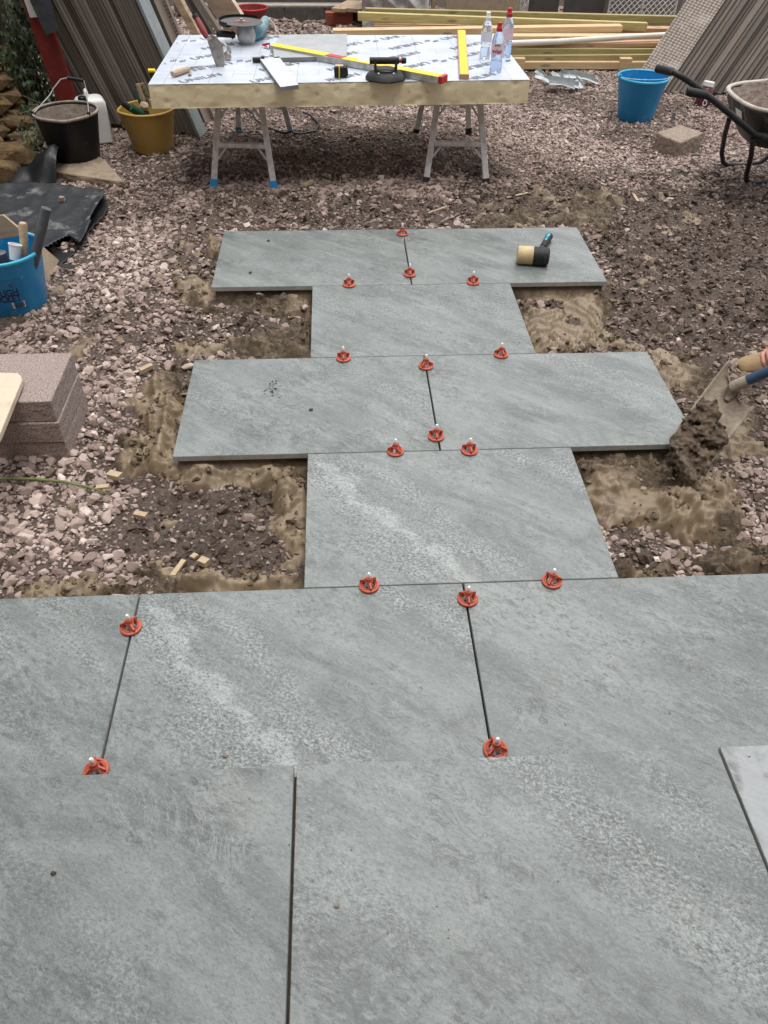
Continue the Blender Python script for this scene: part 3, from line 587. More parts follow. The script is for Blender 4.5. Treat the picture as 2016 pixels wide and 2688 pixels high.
def slab(cx, cy, ztop, pr, off, label, group, w=0.8945, d=0.5945):
    nx, ny = 90, 60
    us = np.linspace(0, 1, nx+1); vs = np.linspace(0, 1, ny+1); Uu, Vv = np.meshgrid(us, vs)
    X = (Uu-0.5)*w; Y = (0.5-Vv)*d; att = {k: np.zeros(X.shape) for k in ('vein', 'speck', 'dark', 'frost')}
    wx = (fbm(Uu, Vv, 4, 9, off)-0.5)*0.11; wy = (fbm(Uu, Vv, 4, 9, off+9)-0.5)*0.11
    for a, line, wd, stg in PR[pr]:
        best = np.full(X.shape, 9.0)
        for (u0, v0), (u1, v1) in zip(line[:-1], line[1:]):
            ax, ay, bx, by = (u0-.5)*w, (.5-v0)*d, (u1-.5)*w, (.5-v1)*d; ex, ey = bx-ax, by-ay
            t_ = np.clip(((X+wx-ax)*ex+(Y+wy-ay)*ey)/(ex*ex+ey*ey), 0, 1); best = np.minimum(best, np.hypot(X+wx-ax-t_*ex, Y+wy-ay-t_*ey))
        att[a] = np.maximum(att[a], stg*np.exp(-(best/wd)**2))
    th = 0.02; n1 = (nx+1)*(ny+1)
    co = np.stack([X, Y, np.zeros_like(X)], -1).reshape(-1, 3)
    border = list(range(0, nx+1))+[j*(nx+1)+nx for j in range(1, ny+1)]+[ny*(nx+1)+i for i in range(nx-1, -1, -1)]+[j*(nx+1) for j in range(ny-1, 0, -1)]
    e = 0.0012; bco = co[border]; nb = len(border)
    out = bco*np.array([1+2*e/w, 1+2*e/d, 1]); r1 = out+np.array([0, 0, -e]); r2 = out+np.array([0, 0, -th])
    allco = np.concatenate([co, r1, r2]); I = np.arange(n1).reshape(ny+1, nx+1)
    top = np.stack([I[1:, :-1], I[1:, 1:], I[:-1, 1:], I[:-1, :-1]], -1).reshape(-1, 4)
    k = np.arange(nb); k2 = (k+1) % nb; bo = np.array(border)
    s1 = np.stack([bo[k], bo[k2], n1+k2, n1+k], -1); s2 = np.stack([n1+k, n1+k2, n1+nb+k2, n1+nb+k], -1)
    q = np.concatenate([top, s1, s2]); ext = 2*nb
    me = raw_mesh('paving_slab', allco, q, {a: np.concatenate([v.reshape(-1), np.zeros(ext)]) for a, v in att.items()}, smooth=False)
    bm = bmesh.new(); bm.from_mesh(me); bm.verts.ensure_lookup_table(); bm.faces.new([bm.verts[n1+nb+i] for i in range(nb)]); bmesh.ops.recalc_face_normals(bm, faces=bm.faces); bm.to_mesh(me); bm.free()
    uvl = me.uv_layers.new(name='print'); li = np.zeros(len(me.loops), dtype=np.int32); me.loops.foreach_get('vertex_index', li)
    vco = np.zeros(len(me.vertices)*3, dtype=np.float32); me.vertices.foreach_get('co', vco); vco = vco.reshape(-1, 3)
    uvl.data.foreach_set('uv', (vco[li][:, :2]+np.array([off*1.37, off*0.71])).astype(np.float32).reshape(-1))
    me.materials.append(M['slab']); me.materials.append(M['pale'])
    mi = np.zeros(len(me.polygons), dtype=np.int32); mi[len(top)+nb:] = 1; me.polygons.foreach_set('material_index', mi)
    o = bpy.data.objects.new('paving_slab', me); SC.collection.objects.link(o); o.location = (cx, cy, ztop)
    tag(o, label, 'paving slab', group); return o
G1 = 'grey porcelain paving slabs laid on the ground'; G2 = 'grey porcelain slabs of the raised front step'
slab(-.4515, 2.1, 0, 4, 3.3, 'left slab of the far row, nearest the worktable, mortar heaped at its left edge', G1)
slab(.4515, 2.1, 0, 2, 5.1, 'right slab of the far row with the rubber mallet lying on it', G1)
slab(0, 1.5, 0, 2, 9.7, 'single slab between the two double rows, below the far pair', G1)
slab(-.4515, .9, 0, 5, 12.4, 'left slab of the second double row with dark crumbs on it', G1)
slab(.4515, .9, 0, 2, 5.1, 'right slab of the second double row, beside the tilted shovel', G1)
slab(0, .3, 0, 1, 20.2, 'single slab with a pale vein, directly behind the full front row', G1)
slab(-1.3545, -.3, 0, 5, 31.7, 'front row slab cut off by the left edge, left of the pale veined slab', G1)
slab(-.4515, -.3, 0, 1, 20.2, 'middle slab of the front row with a broad pale vein', G1)
slab(.4515, -.3, 0, 5, 37.9, 'front row slab right of the longest dark joint', G1)
slab(1.3545, -.3, 0, 4, 41.1, 'front row slab beyond the right edge', G1)
ZF = 0.15
slab(-.8965, -.9195, ZF, 4, 47.7, 'raised step slab filling the bottom left corner', G2)
slab(.0065, -.9195, ZF, 3, 52.6, 'raised step slab in the middle with a diagonal speckled band', G2)
slab(.9095, -.9195, ZF, 6, 58.3, 'raised step slab on the right with white dusty smears', G2)
mb = MB(); mb.box((0, -1.0, (ZF-.0215-.12)/2), (3.4, .73, ZF-.0215+.12)); o = mb.build('step_base', 'clod'); o['kind'] = 'structure'
mb = MB(); mb.box((0, -1.62, -.02), (5, .5, .28)); o = mb.build('threshold', 'slabtri'); o['kind'] = 'structure'
mb = MB(); mb.box((-2.9, -1.95, 2.4), (4.2, .3, 5.2)); mb.box((3.1, -1.95, 2.4), (3.4, .3, 5.2)); mb.box((.3, -1.95, 3.6), (2.2, .3, 2.8))  # unseen house behind the camera, added to block sky light over near slabs
t = thing('house', 'unseen brick house wall with a patio door behind the viewer, added to shade the near slabs', 'house', (0, -1.95, GZ)); mb.build('wall', 'houseshade', t)
MB().box((.3, -2.0, 1.1), (2.2, .06, 2.2)).build('patio_door', 'slate', t)
# fillers: the mortar bed continues under the front row
mb = MB(); mb.box((0, -.33, -.065), (3.6, .6, .03)); o = mb.build('bedding', 'clod'); o['kind'] = 'structure'

# ------------------------------------------------------------------ levelling clips
def clip_parts():
    cap = MB(); n = 48
    # rim ring
    prof = [(.0165, .001), (.0275, .001), (.0285, .003), (.0275, .0055), (.0185, .009), (.0165, .007)]
    vs = [Vector((r*cos(2*pi*k/n), r*sin(2*pi*k/n), z)) for r, z in prof for k in range(n)]; m_ = len(prof)
    cap.add(vs, [(i*n+k, i*n+(k+1) % n, ((i+1) % m_)*n+(k+1) % n, ((i+1) % m_)*n+k) for i in range(m_) for k in range(n)])
    # cone shell with three oval windows
    R0, R1, Z0, Z1 = .0235, .0075, .006, .024; rows = 9; n2 = 60; vs = []; fs = []
    for i in range(rows+1):
        f = i/rows
        for k in range(n2):
            rr = R0+(R1-R0)*f; vs.append(Vector((rr*cos(2*pi*k/n2), rr*sin(2*pi*k/n2), Z0+(Z1-Z0)*f**0.8)))
    for i in range(rows):
        for k in range(n2):
            th_ = ((k+.5)/n2*3 % 1-.5)*2; f = (i+.5)/rows
            if (th_/0.80)**2+((f-.47)/.36)**2 < 1: continue
            fs.append((i*n2+k, i*n2+(k+1) % n2, (i+1)*n2+(k+1) % n2, (i+1)*n2+k))
    shell = MB().add(vs, fs)
    cap.add([v*1.0 for v in vs], fs); cap.add([Vector((v.x*.94, v.y*.94, v.z-.0022)) for v in vs], [f[::-1] for f in fs])
    # fins between the windows and hub
    for j in range(3):
        a = 2*pi*j/3; c_, s_ = cos(a), sin(a); t_ = .002
        pr = [(.006, .018), (.0255, .005), (.0262, .0165), (.0225, .0175), (.011, .0225), (.0075, .030), (.005, .031)]
        cap.prism(pr, -t_, t_, fr=lambda x, y, z, c_=c_, s_=s_: Vector((x*c_-z*s_, x*s_+z*c_, y)))
    cap.lathe([(.009, .018), (.0095, .029), (.0085, .0315), (.005, .0315)], (0, 0, 0), 20)
    st = MB(); st.lathe([(.0036, .002), (.0036, .034), (.0052, .036), (.0052, .0435), (.0032, .047), (.001, .0475)], (0, 0, 0), 14)
    st.prism([(-.013, .001), (.013, .001), (.008, .018), (-.008, .018)], -.004, .004, fr=lambda x, y, z: Vector((x, z, y))); st.prism([(-.012, .001), (.012, .001), (.007, .018), (-.007, .018)], -.003, .003, fr=lambda x, y, z: Vector((z, x, y)))
    return cap, st
capmb, stmb = clip_parts()
def label_clip(loc, rz, lab, tilt=0):
    t = thing('levelling_clip', lab, 'levelling clip', loc, rz, 'orange levelling clips on the slab joints')
    if not label_clip.me:
        a = capmb.build('cap', 'cap', None, smooth=True, ang=40); b = stmb.build('threaded_stem', 'stem', None, smooth=True)
        a.data.transform(Matrix.Translation(a.location)); b.data.transform(Matrix.Translation(b.location)); [m_.transform(Matrix.Diagonal((1.02, 1.02, 1.15, 1))) for m_ in (a.data, b.data)]; label_clip.me = (a.data, b.data); bpy.data.objects.remove(a); bpy.data.objects.remove(b)
    for nme, me in zip(('cap', 'threaded_stem'), label_clip.me):
        q = bpy.data.objects.new(nme, me); SC.collection.objects.link(q); q.parent = t
label_clip.me = None
CL = [((869, 505), 'farthest clip, at the back end of the joint between the two far slabs'), ((885, 593), 'clip near the front end of the joint between the two far slabs'),
 ((754, 615), 'clip at the back left corner area of the single slab below the far pair'), ((1022, 610), 'clip at the back edge of the single far slab, below the mallet slab'),
 ((742, 774), 'clip at the front left of the single far slab'), ((1082, 766), 'clip at the front right of the single far slab'),
 ((920, 791), 'clip at the back end of the joint in the second double row'), ((942, 943), 'clip near the front end of the joint in the second double row'),
 ((854, 975), 'clip on the left, behind the pale veined single slab'), ((1014, 973), 'clip on the right, behind the pale veined single slab'),
 ((797, 1265), 'clip at the front left of the single slab behind the front row'), ((1192, 1256), 'clip at the front right of the single slab behind the front row'),
 ((1010, 1294), 'clip at the back end of the long front row joint right of centre'), ((283, 1355), 'clip on the left front row joint near its back end'),
 ((208, 1664), 'clip on the left front row joint, half hidden by the raised step'), ((1070, 1620), 'clip at the front end of the right front row joint, against the raised step')]
for i, ((x, y), lab) in enumerate(CL):
    p = at(x, y, 0.003); rz = [0.5, -.5, -.52, -.55, -.5, -.2, .9, -.5, 2.2, -.4, -.3, .95, -.5, .1, .8, .75][i]
    label_clip((p.x, p.y, 0.0008), rz-pi/2+0.5, lab)

# ------------------------------------------------------------------ small bits on the slabs
for i, (x, y, s, lab) in enumerate([(672, 886, .006, 'small brown pebble on the left slab of the second row'), (487, 1633, .005, 'tiny pale chip on the middle front row slab'), (727, 1958, .004, 'tiny pale grain on the middle raised slab'),
        (116, 1887, .004, 'tiny dark grain on the bottom left slab'), (580, 521, .006, 'small dark grain on the far left slab, towards its back'), (541, 590, .006, 'small dark grain near the front edge of the far left slab')]):
    z = ZF if y > 1700 else 0; p = at(x, y, z); mb = MB(); mb.blob((p.x, p.y, z+s*.5), (s*1.3, s, s*.7), 2, .3, 2, i); tag(mb.build('pebble', 'block2' if 'pale' in lab else 'clod', smooth=True), lab, 'pebble')
R = np.random.RandomState(4); pts = []
for _ in range(30):
    p = at(R.normal(588, 11), R.normal(841, 7), 0); pts.append((p.x, p.y, .0015, R.uniform(.0012, .0035)))
crumbs('dirt_crumbs', 'dark crumbs scattered on the left slab of the second row', pts, 'clod', 9)

# ------------------------------------------------------------------ mallet
p0 = at(1119, 568, 0); p1 = at(1178, 572, 0)
ax = (p1-p0); ax.z = 0; ax.normalize(); c = (p0+p1)/2; hr = .041; c.z = hr; L = .075
t = thing('rubber_mallet', 'rubber mallet with cream and black head lying on the far right slab', 'mallet', (c.x, c.y, 0))
nrm = Vector((-ax.y, ax.x, 0))
rotm = Matrix((ax, nrm, Vector((0, 0, 1)))).transposed() @ RY(pi/2)
MB().lathe([(.03, -L), (.039, -L+.004), (.0412, -L+.012), (.041, 0.0)], c, 40, rot=rotm).build('cream_face', 'cream', t, smooth=True)
MB().lathe([(.041, .0005), (.0415, L-.02), (.0395, L-.005), (.033, L)], c, 40, rot=rotm).build('black_face', 'rubber', t, smooth=True)
hd = (at(1187, 510, .018)-Vector((c.x, c.y, .035))); hd.z = -.018; 
e0 = c+ax*.022; hdn = Vector((at(1187, 510, .018).x-e0.x, at(1187, 510, .018).y-e0.y, -.022)); Lh = hdn.length; hdn.normalize()
MB().tube([e0+hdn*.035, e0+hdn*Lh*.45], [.0125, .0125], 14).build('shaft', 'rubber', t, smooth=True)
MB().tube([e0+hdn*Lh*q for q in (.42, .5, .62, .75, .88, .97, 1.0)], [.015, .0165, .0155, .0165, .0175, .019, .013], 16).build('grip', 'rubber', t, smooth=True)
up = Vector((-.25, -.2, 1)).normalized()
MB().tube([e0+hdn*Lh*q+up*.0045 for q in (.55, .66, .78, .9, .985)], [.009, .012, .0125, .0145, .0145], 14).build('blue_grip_inlay', 'bluerim', t, smooth=True)

# ------------------------------------------------------------------ worktable: insulation board on two trestles
TZ = 0.5
fl, fr_, rl, rr = at(319, 183, TZ), at(1145, 172, TZ), at(387, 76, TZ), at(1068, 77, TZ)
fl = Vector((-1.29, 3.055, TZ)); fr_ = Vector((.728, 3.13, TZ)); rl = Vector((-1.283, 4.148, TZ)); rr = Vector((.705, 4.16, TZ))
t = thing('insulation_board', 'foil faced insulation board used as worktable top across two trestles', 'insulation board', ((fl+rr)/2)[:2]+(TZ-.115,))
TH = .115
def quadgrid(a, b, c, d, n, m):   # a-b front, d-c rear
    vs = []; fs = []
    for j in range(m+1):
        for i in range(n+1):
            u, v = i/n, j/m; vs.append((a*(1-u)+b*u)*(1-v)+(d*(1-u)+c*u)*v)
    for j in range(m):
        for i in range(n): k = j*(n+1)+i; fs.append((k, k+1, k+n+2, k+n+1))
    return vs, fs
mb = MB(); dn = Vector((0, 0, -TH)); e = Vector((0, 0, -.0015))
for a, b in ((fl, fr_), (fr_, rr), (rr, rl), (rl, fl)):
    vs, fs = quadgrid(a+dn, b+dn, b+e, a+e, 160, 10); nn = (b-a).cross(Vector((0, 0, 1))).normalized(); w_ = []
    for v in vs:
        dent = noise.fractal(v*7, .7, 2, 5)*.004+max(0, noise.noise(v*24)-.42)*-.035
        edge = min(v.z-(TZ-TH), TZ-v.z)
        if edge < .02: dent -= max(0, noise.noise(v*16+Vector((3, 1, 5))))*.014*(1-edge/.02)
        corner = min((v-a).xy.length, (v-b).xy.length)
        w_.append(v+nn*dent*min(1, corner/.05))
    mb.add(w_, fs)
mb.add([fl+dn, fr_+dn, rr+dn, rl+dn], [(0, 1, 2, 3)])
mb.build('foam_core', 'pir', t, smooth=True, ang=180)
def foil_mat():
    m, tt, b = new_mat('printed_foil'); B = NB(tt); tc = B.n('ShaderNodeTexCoord').outputs['Object']
    sx = B.n('ShaderNodeSeparateXYZ'); B.lk(tc, sx.inputs[0]); x, y = sx.outputs[0], sx.outputs[1]
    n = B.noise(tc, 7, 5, .65); c = B.ramp(n, [(.3, (.42, .47, .56)), (.7, (.60, .64, .72))])
    mp = B.n('ShaderNodeMapping'); mp.inputs['Scale'].default_value = (1.2, 26, 1); B.lk(tc, mp.inputs[0])
    c = B.mix(B.ramp(B.noise(mp.outputs[0], 1.0, 4), [(.5, 0.0), (.62, .6)]), c, (.62, .66, .72))
    ln = lambda v, per, wd, off=0: B.math('LESS_THAN', B.math('ABSOLUTE', B.math('SUBTRACT', B.math('FRACT', B.math('ADD', B.math('MULTIPLY', v, 1/per), off+100.5)), .5)), wd/per/2)
    a = ln(x, .23, .0042); bb = ln(x, .23, .0035, .5)
    g = B.math('GREATER_THAN', B.math('FRACT', B.math('ADD', B.math('MULTIPLY', y, 1/.24), 100.2)), .5)
    l = B.math('MAXIMUM', a, B.math('MULTIPLY', bb, g))
    c = B.mix(B.math('MULTIPLY', l, .55), c, (.2, .22, .26))
    d1 = B.ramp(B.noise(tc, 5.5, 8, .75), [(.58, 0.0), (.72, .75)]); c = B.mix(d1, c, (.46, .36, .28))
    B.lk(c, b.inputs['Base Color']); b.inputs['Roughness'].default_value = .42; b.inputs['Metallic'].default_value = .25
    B.bump(B.noise(tc, 14, 4), .3, .004, b); return m
M['foil'] = foil_mat()
mb = MB(); vs, fs = quadgrid(fl, fr_, rr, rl, 120, 60); vv = [v+Vector((0, 0, .001+.0012*noise.noise(v*9))) for v in vs]
mb.add(vv, fs); mb.build('foil_facing', 'foil', t, smooth=True, ang=180)
mb = MB(); row = 0; yy = 3.17
def table_clip(v): return fl.x+.01 < v.x < min(fr_.x, rr.x)-.005 and v.y > fl.y+(v.x-fl.x)*.037+.008 and v.y < 4.14
a_ = radians(38); LTXT = text_geo('UNILIN', .078, .0004)
while yy < 4.3:
    flip = row % 2; x0 = -1.40+(.03 if flip else 0)
    for k in range(8):
        cx, cy = x0+k*.37, yy; s_ = -1 if flip else 1
        fr2 = lambda x, y: Vector((cx+s_*(x*cos(a_)-y*sin(a_)*1.0), cy+s_*(x*sin(a_)+y*cos(a_)), TZ+.0035))
        for f in LTXT[1]:
            ps = [fr2(LTXT[0][i].x, LTXT[0][i].y) for i in f]
            if all(table_clip(p) for p in ps): mb.add(ps, [tuple(range(len(ps)))])
        for q in range(3):   # little flame-like strokes before the word
            ps = [fr2(-.20+q*.014+u, v) for u, v in ((-.012, -.02), (-.004, -.022), (.002, 0), (.016, .008), (.004, .008), (-.005, .002))]
            if all(table_clip(p) for p in ps): mb.add(ps, [tuple(range(6))])
    yy += .235; row += 1
mb.build('printed_lettering', 'foilink', t)

def trestle(label, feet, blue, top_z):
    (ax0, ay0), (bx0, by0), (cx0, cy0), (dx0, dy0) = feet   # front left, front right, rear left, rear right
    ctr = Vector(((ax0+dx0)/2, (ay0+dy0)/2, GZ)); t = thing('trestle', label, 'trestle', ctr, 0, 'folding aluminium trestles under the insulation board')
    F = [Vector((x, y, GZ-.01)) for x, y in feet]; T = []
    for f in F:
        q = f.copy(); q.z = top_z; q.x += (ctr.x-f.x)*.36; q.y += (ctr.y-f.y)*.34; T.append(q)
    for f, q in zip(F, T):
        d = (q-f).normalized(); fz = f+d*.05; s_ = Vector((1, 0, 0)); v_ = d.cross(s_).normalized(); u_ = v_.cross(d)
        def bar(a, b, w, dd, m, n, par=t):
            mb = MB(); c4 = [u_*w*i+v_*dd*j for i, j in ((-1, -1), (1, -1), (1, 1), (-1, 1))]; mb.hexa([a+k for k in c4], [b+k for k in c4]); return mb.build(n, m, par, bevel=.003)
        bar(fz, q, .017, .012, 'alu', 'leg'); bar(f, fz+d*.012, .0195, .0145, 'bluep' if blue else 'rubber', 'foot_cap')
    def rail(i, j, f, h, nme, w=.02):
        a = F[i]*(1-f)+T[i]*f; b = F[j]*(1-f)+T[j]*f; sgn = -1 if i == 0 else 1; o_ = Vector((0, sgn*-.0, 0)); mb = MB()
        d = (b-a).normalized(); n_ = Vector((0, 1, 0)); z_ = Vector((0, 0, 1)); a = a+d*.016; b = b-d*.016
        mb.hexa([a-n_*w-z_*h/2, b-n_*w-z_*h/2, b+n_*w-z_*h/2, a+n_*w-z_*h/2], [a-n_*w+z_*h/2, b-n_*w+z_*h/2, b+n_*w+z_*h/2, a+n_*w+z_*h/2]); mb.build(nme, 'alu', t, bevel=.003)
        return a, b
    for (i, j) in ((0, 1), (2, 3)):
        a, b = rail(i, j, .5, .024, 'rung'); rail(i, j, .95, .04, 'top_rail')
        for fr in ((.5,) if i == 0 else ()) + (.93,):
            a = F[i]*(1-fr)+T[i]*fr; b = F[j]*(1-fr)+T[j]*fr
            for s1, e1 in ((a, b), (b, a)):
                dd = (e1-s1); p1 = s1+dd*.22-Vector((0, 0, .006)); low = s1+(F[i] if s1 is a else F[j])*0; lo = (F[i]*(1-fr+.2)+T[i]*(fr-.2)) if s1 is a else (F[j]*(1-fr+.2)+T[j]*(fr-.2))
                MB().tube([lo, p1], .006, 8).build('brace', 'alu', t, smooth=True)
    mb = MB(); mb.hexa([T[0], T[1], T[3], T[2]], [v+Vector((0, 0, .02)) for v in (T[0], T[1], T[3], T[2])]); mb.build('platform', 'alu', t, bevel=.003)
topz = TZ-TH-.022
trestle('left aluminium trestle with bright blue foot caps, beside the yellow bucket', [(-1.05, 3.2), (-.69, 3.16), (-.985, 4.20), (-.62, 4.12)], True, topz)
trestle('right worn aluminium trestle with dark foot caps', [(.195, 3.2), (.56, 3.17), (.215, 4.13), (.585, 4.15)], False, topz)

# ------------------------------------------------------------------ things on the table
def T_(x, y, z=TZ): return at(x, y, z)
Z1 = TZ+.004
# brick trowel stuck upright
tip = T_(478, 158, TZ-.03); topp = aty(420, 31, tip.y+.02); sh = aty(462, 78, tip.y+.012)
t = thing('brick_trowel', 'large brick trowel with red handle stuck upright in the board', 'trowel', (tip.x, tip.y, TZ))
pp = [aty(x, y, tip.y+.0) for x, y in ((471, 156), (484, 158), (485, 131), (481, 95), (466, 79), (456, 73), (447, 84), (449, 92), (459, 122))]
mb = MB(); n = len(pp); bk = [v+Vector((0, .0025, 0)) for v in pp]; mb.add(pp+bk, [tuple(range(n)), tuple(reversed(range(n, 2*n)))]+[(i, (i+1) % n, n+(i+1) % n, n+i) for i in range(n)]); mb.build('blade', 'steel', t)
neck0 = aty(456, 84, tip.y+.002); neck1 = aty(454, 84, tip.y-.03); h0 = aty(447, 81, tip.y-.035); h1 = topp; 
MB().tube([neck0, neck1, h0], [.007, .006, .006], 10).build('tang', 'steel', t, smooth=True)
dv = h1-h0
MB().tube([h0+dv*q for q in (0, .08, .3, .6, .84)], [.012, .0145, .0175, .0165, .0145], 16).build('handle', 'red', t, smooth=True)
MB().tube([h0+dv*q for q in (.83, .97, 1.0)], [.0165, .0165, .012], 16).build('end_cap', 'rubber', t, smooth=True)
# pointing trowel stuck
a = T_(491, 130); b = aty(486, 97, a.y); 
t = thing('pointing_trowel', 'small dark pointing trowel crusted with mortar, stuck in the board behind the big trowel', 'trowel', (a.x, a.y, TZ))
pp = [aty(x, y, a.y) for x, y in ((489, 125), (496, 124), (499, 112), (494, 97), (489, 101), (491, 113))]; mb = MB(); n = 6; bk = [v+Vector((.004, .003, 0)) for v in pp]
mb.add(pp+bk, [tuple(range(n)), tuple(reversed(range(n, 2*n)))]+[(i, (i+1) % n, n+(i+1) % n, n+i) for i in range(n)]); mb.build('blade', 'galv', t)
MB().blob(aty(492, 122, a.y-.01), (.02, .015, .026), 2, .4, 2, 4).build('mortar_crust', 'steel', t, smooth=True)
MB().tube([aty(489, 100, a.y), aty(483, 93, a.y+.01)], [.004, .005], 8).build('tang', 'steel', t, smooth=True)
# pointing knife
a, b, c2 = T_(386, 155, Z1+.012), T_(410, 148, Z1+.012), T_(438, 143, Z1+.006)
t = thing('pointing_knife', 'small tool with short pale wooden handle lying near the left edge of the board', 'knife', (a.x, a.y, Z1))
a0 = T_(372, 160, Z1+.014)
MB().tube([a0, a0*.7+b*.3, b*.9+a0*.1, b], [.013, .0155, .0135, .009], 14).build('handle', 'wood', t, smooth=True)
mb = MB(); w_ = Vector((0, 0, .009)); mb.hexa([b-w_*.6, c2-w_*.1, c2+Vector((0, .002, 0))-w_*.1, b+Vector((0, .002, 0))-w_*.6], [b+w_, c2+w_*.1, c2+Vector((0, .002, 0))+w_*.1, b+Vector((0, .002, 0))+w_]); mb.build('blade', 'steel', t)
for (x, y, s, lab) in ((410, 163, .008, 'small mortar lump beside the wooden handled knife'), (383, 160, .005, 'tiny mortar crumb at the front left of the board')):
    p = T_(x, y, Z1); tag(MB().blob(p+Vector((0, 0, s*.4)), (s*1.2, s, s*.7), 2, .35, 2, 3).build('mortar_lump', 'block2', smooth=True), lab, 'mortar lump')
# angle grinder, upside down, disc on top
c = T_(530, 96, TZ); c = Vector((c.x, c.y+.03, TZ))
t = thing('angle_grinder', 'angle grinder resting upside down with its cutting disc facing up', 'angle grinder', c)
dc = aty(522, 47, c.y); dr = .125; tilt = RX(radians(0)) @ RY(radians(2))
MB().lathe([(.018, -.0015), (dr*.995, -.0015), (dr, 0), (dr*.995, .0015), (.018, .0015)], dc, 56, rot=tilt).build('cutting_disc', 'disc', t, smooth=True)
MB().lathe([(.02, .002), (.045, .002), (.045, .0028), (.02, .0028)], dc, 40, rot=tilt).build('disc_label', 'red', t, smooth=True)
MB().lathe([(.0, .002), (.022, .003), (.022, .0075), (.012, .0085), (.011, .017), (.004, .018)], dc, 24, rot=tilt).build('flange_nut', 'steel', t, smooth=True)
g = MB(); n = 30; vs = []
for k in range(n+1):
    th_ = radians(50)+radians(185)*k/n
    for r_, z_ in ((dr*.55, -.012), (dr*1.08, -.012), (dr*1.1, .0), (dr*1.1, .012), (dr*1.06, .014), (dr*1.08, .0), (dr*1.05, -.009), (dr*.55, -.009)): vs.append(dc+tilt @ Vector((r_*cos(th_), r_*sin(th_), z_)))
fs = [(i*8+j, i*8+(j+1) % 8, (i+1)*8+(j+1) % 8, (i+1)*8+j) for i in range(n) for j in range(8)]+[tuple(range(8)), tuple(n*8+j for j in reversed(range(8)))]
g.add(vs, fs).build('disc_guard', 'blacksteel', t, smooth=True)
hb = Vector((dc.x+.02, dc.y-.005, 0))
MB().lathe([(.036, 0), (.052, .02), (.062, .055), (.056, .085), (.054, .088), (.05, .108), (.03, .12)], Vector((hb.x, hb.y, dc.z-.122)), 14, wob=.22, seed=3).build('gear_head', 'silver', t, smooth=True, ang=50)
MB().lathe([(.043, 0), (.045, .004), (.045, .02), (.042, .024)], Vector((hb.x, hb.y, dc.z-.036)), 28).build('bearing_collar', 'rubber', t, smooth=True)
bd = [Vector((hb.x+.02, hb.y+.03, dc.z-.075)), Vector((hb.x+.05, hb.y+.08, dc.z-.07)), Vector((hb.x+.075, hb.y+.15, dc.z-.065)), Vector((hb.x+.09, hb.y+.22, dc.z-.06)), Vector((hb.x+.10, hb.y+.30, dc.z-.05))]
MB().tube(bd, [.04, .042, .04, .032, .028], 18).build('motor_body', 'makita', t, smooth=True)
MB().tube([bd[4], bd[4]+Vector((.02, .06, .0)), bd[4]+Vector((.05, .07, -.04)), bd[4]+Vector((.06, .05, -.07))], [.008, .006, .005, .005], 8).build('power_lead', 'pipe', t, smooth=True)
s0 = Vector((hb.x-.04, hb.y-.01, dc.z-.066)); s1 = aty(503, 89, hb.y-.03)
s0 = aty(509, 76, hb.y-.02); s1 = aty(467, 72, hb.y-.03)
MB().tube([s0, s0*.8+s1*.2, s0*.79+s1*.21, s0*.5+s1*.5, s1*.95+s0*.05, s1], [.012, .024, .017, .0175, .019, .014], 16).build('side_handle', 'rubber', t, smooth=True)
MB().lathe([(.03, 0), (.034, .01), (.03, .02)], Vector((hb.x, hb.y, TZ+.002)), 20).build('rear_cap', 'silver', t, smooth=True)

def flat_slab(name, label, cat, pts, z, th, mats, bev=.001):
    P_ = [at(x, y, z+th) for x, y in pts]; t = MB(); n = len(P_); lo = [v-Vector((0, 0, th)) for v in P_]
    t.add(P_+lo, [tuple(range(n))], 0); t.add(P_+lo, [tuple(reversed(range(n, 2*n)))]+[(i, (i+1) % n, n+(i+1) % n, n+i) for i in range(n)], 1)
    # merge duplicate vertices
    o = t.build(name, mats); bm = bmesh.new(); bm.from_mesh(o.data); bmesh.ops.remove_doubles(bm, verts=bm.verts, dist=1e-6); bmesh.ops.recalc_face_normals(bm, faces=bm.faces); bm.to_mesh(o.data); bm.free()
    return tag(o, label, cat)
flat_slab('slab_offcut', 'wide grey porcelain offcut lying under the yellow spirit level at the back of the board', 'slab offcut', [(592, 125), (749, 121), (749, 73), (606, 75), (590, 100)], Z1, .02, ['tilegrey', 'tileedge'])
o = flat_slab('slab_strip', 'narrow pale porcelain strip with a small red stamp, overhanging the front edge of the board', 'slab offcut', [(606, 188), (645, 183), (603, 122), (561, 126)], Z1, .02, ['tilewhite', 'tileedge'])
t = thing('red_stamp_holder', None, None) if False else None
q0 = T_(609, 160, Z1+.021); fr = plane_frame(q0, (1, -.1, 0), (-.1, 1, 0)); mb = MB()
for k in range(9):
    a = k/9*2*pi; mb.add([fr(.030*cos(a)+u, .026*sin(a)+v) for u, v in ((-.010, -.012), (.012, -.006), (.009, .012), (-.008, .005))], [(0, 1, 2, 3)])
mb.build('red_stamp', 'redink', o)
# strips: black block end
o = MB(); p = T_(555, 129, Z1+.012); o.box(p, (.05, .03, .022), RZ(.1)); o.box(p+Vector((.034, .002, .002)), (.018, .038, .03), RZ(.1)); tag(o.build('plastic_clamp', 'rubber', bevel=.004), 'small black plastic clamp beside the pale porcelain strip', 'clamp')
# red folded clip
o = MB(); a, b, c3 = T_(567, 97, Z1+.01), T_(582, 94, Z1+.02), T_(583, 103, Z1+.006); o.tube([a, b, c3], .006, 8); o.tube([a, c3*.6+a*.4], .004, 8); tag(o.build('red_clip', 'redp', smooth=True), 'small red plastic clip at the left end of the long spirit level', 'clip')
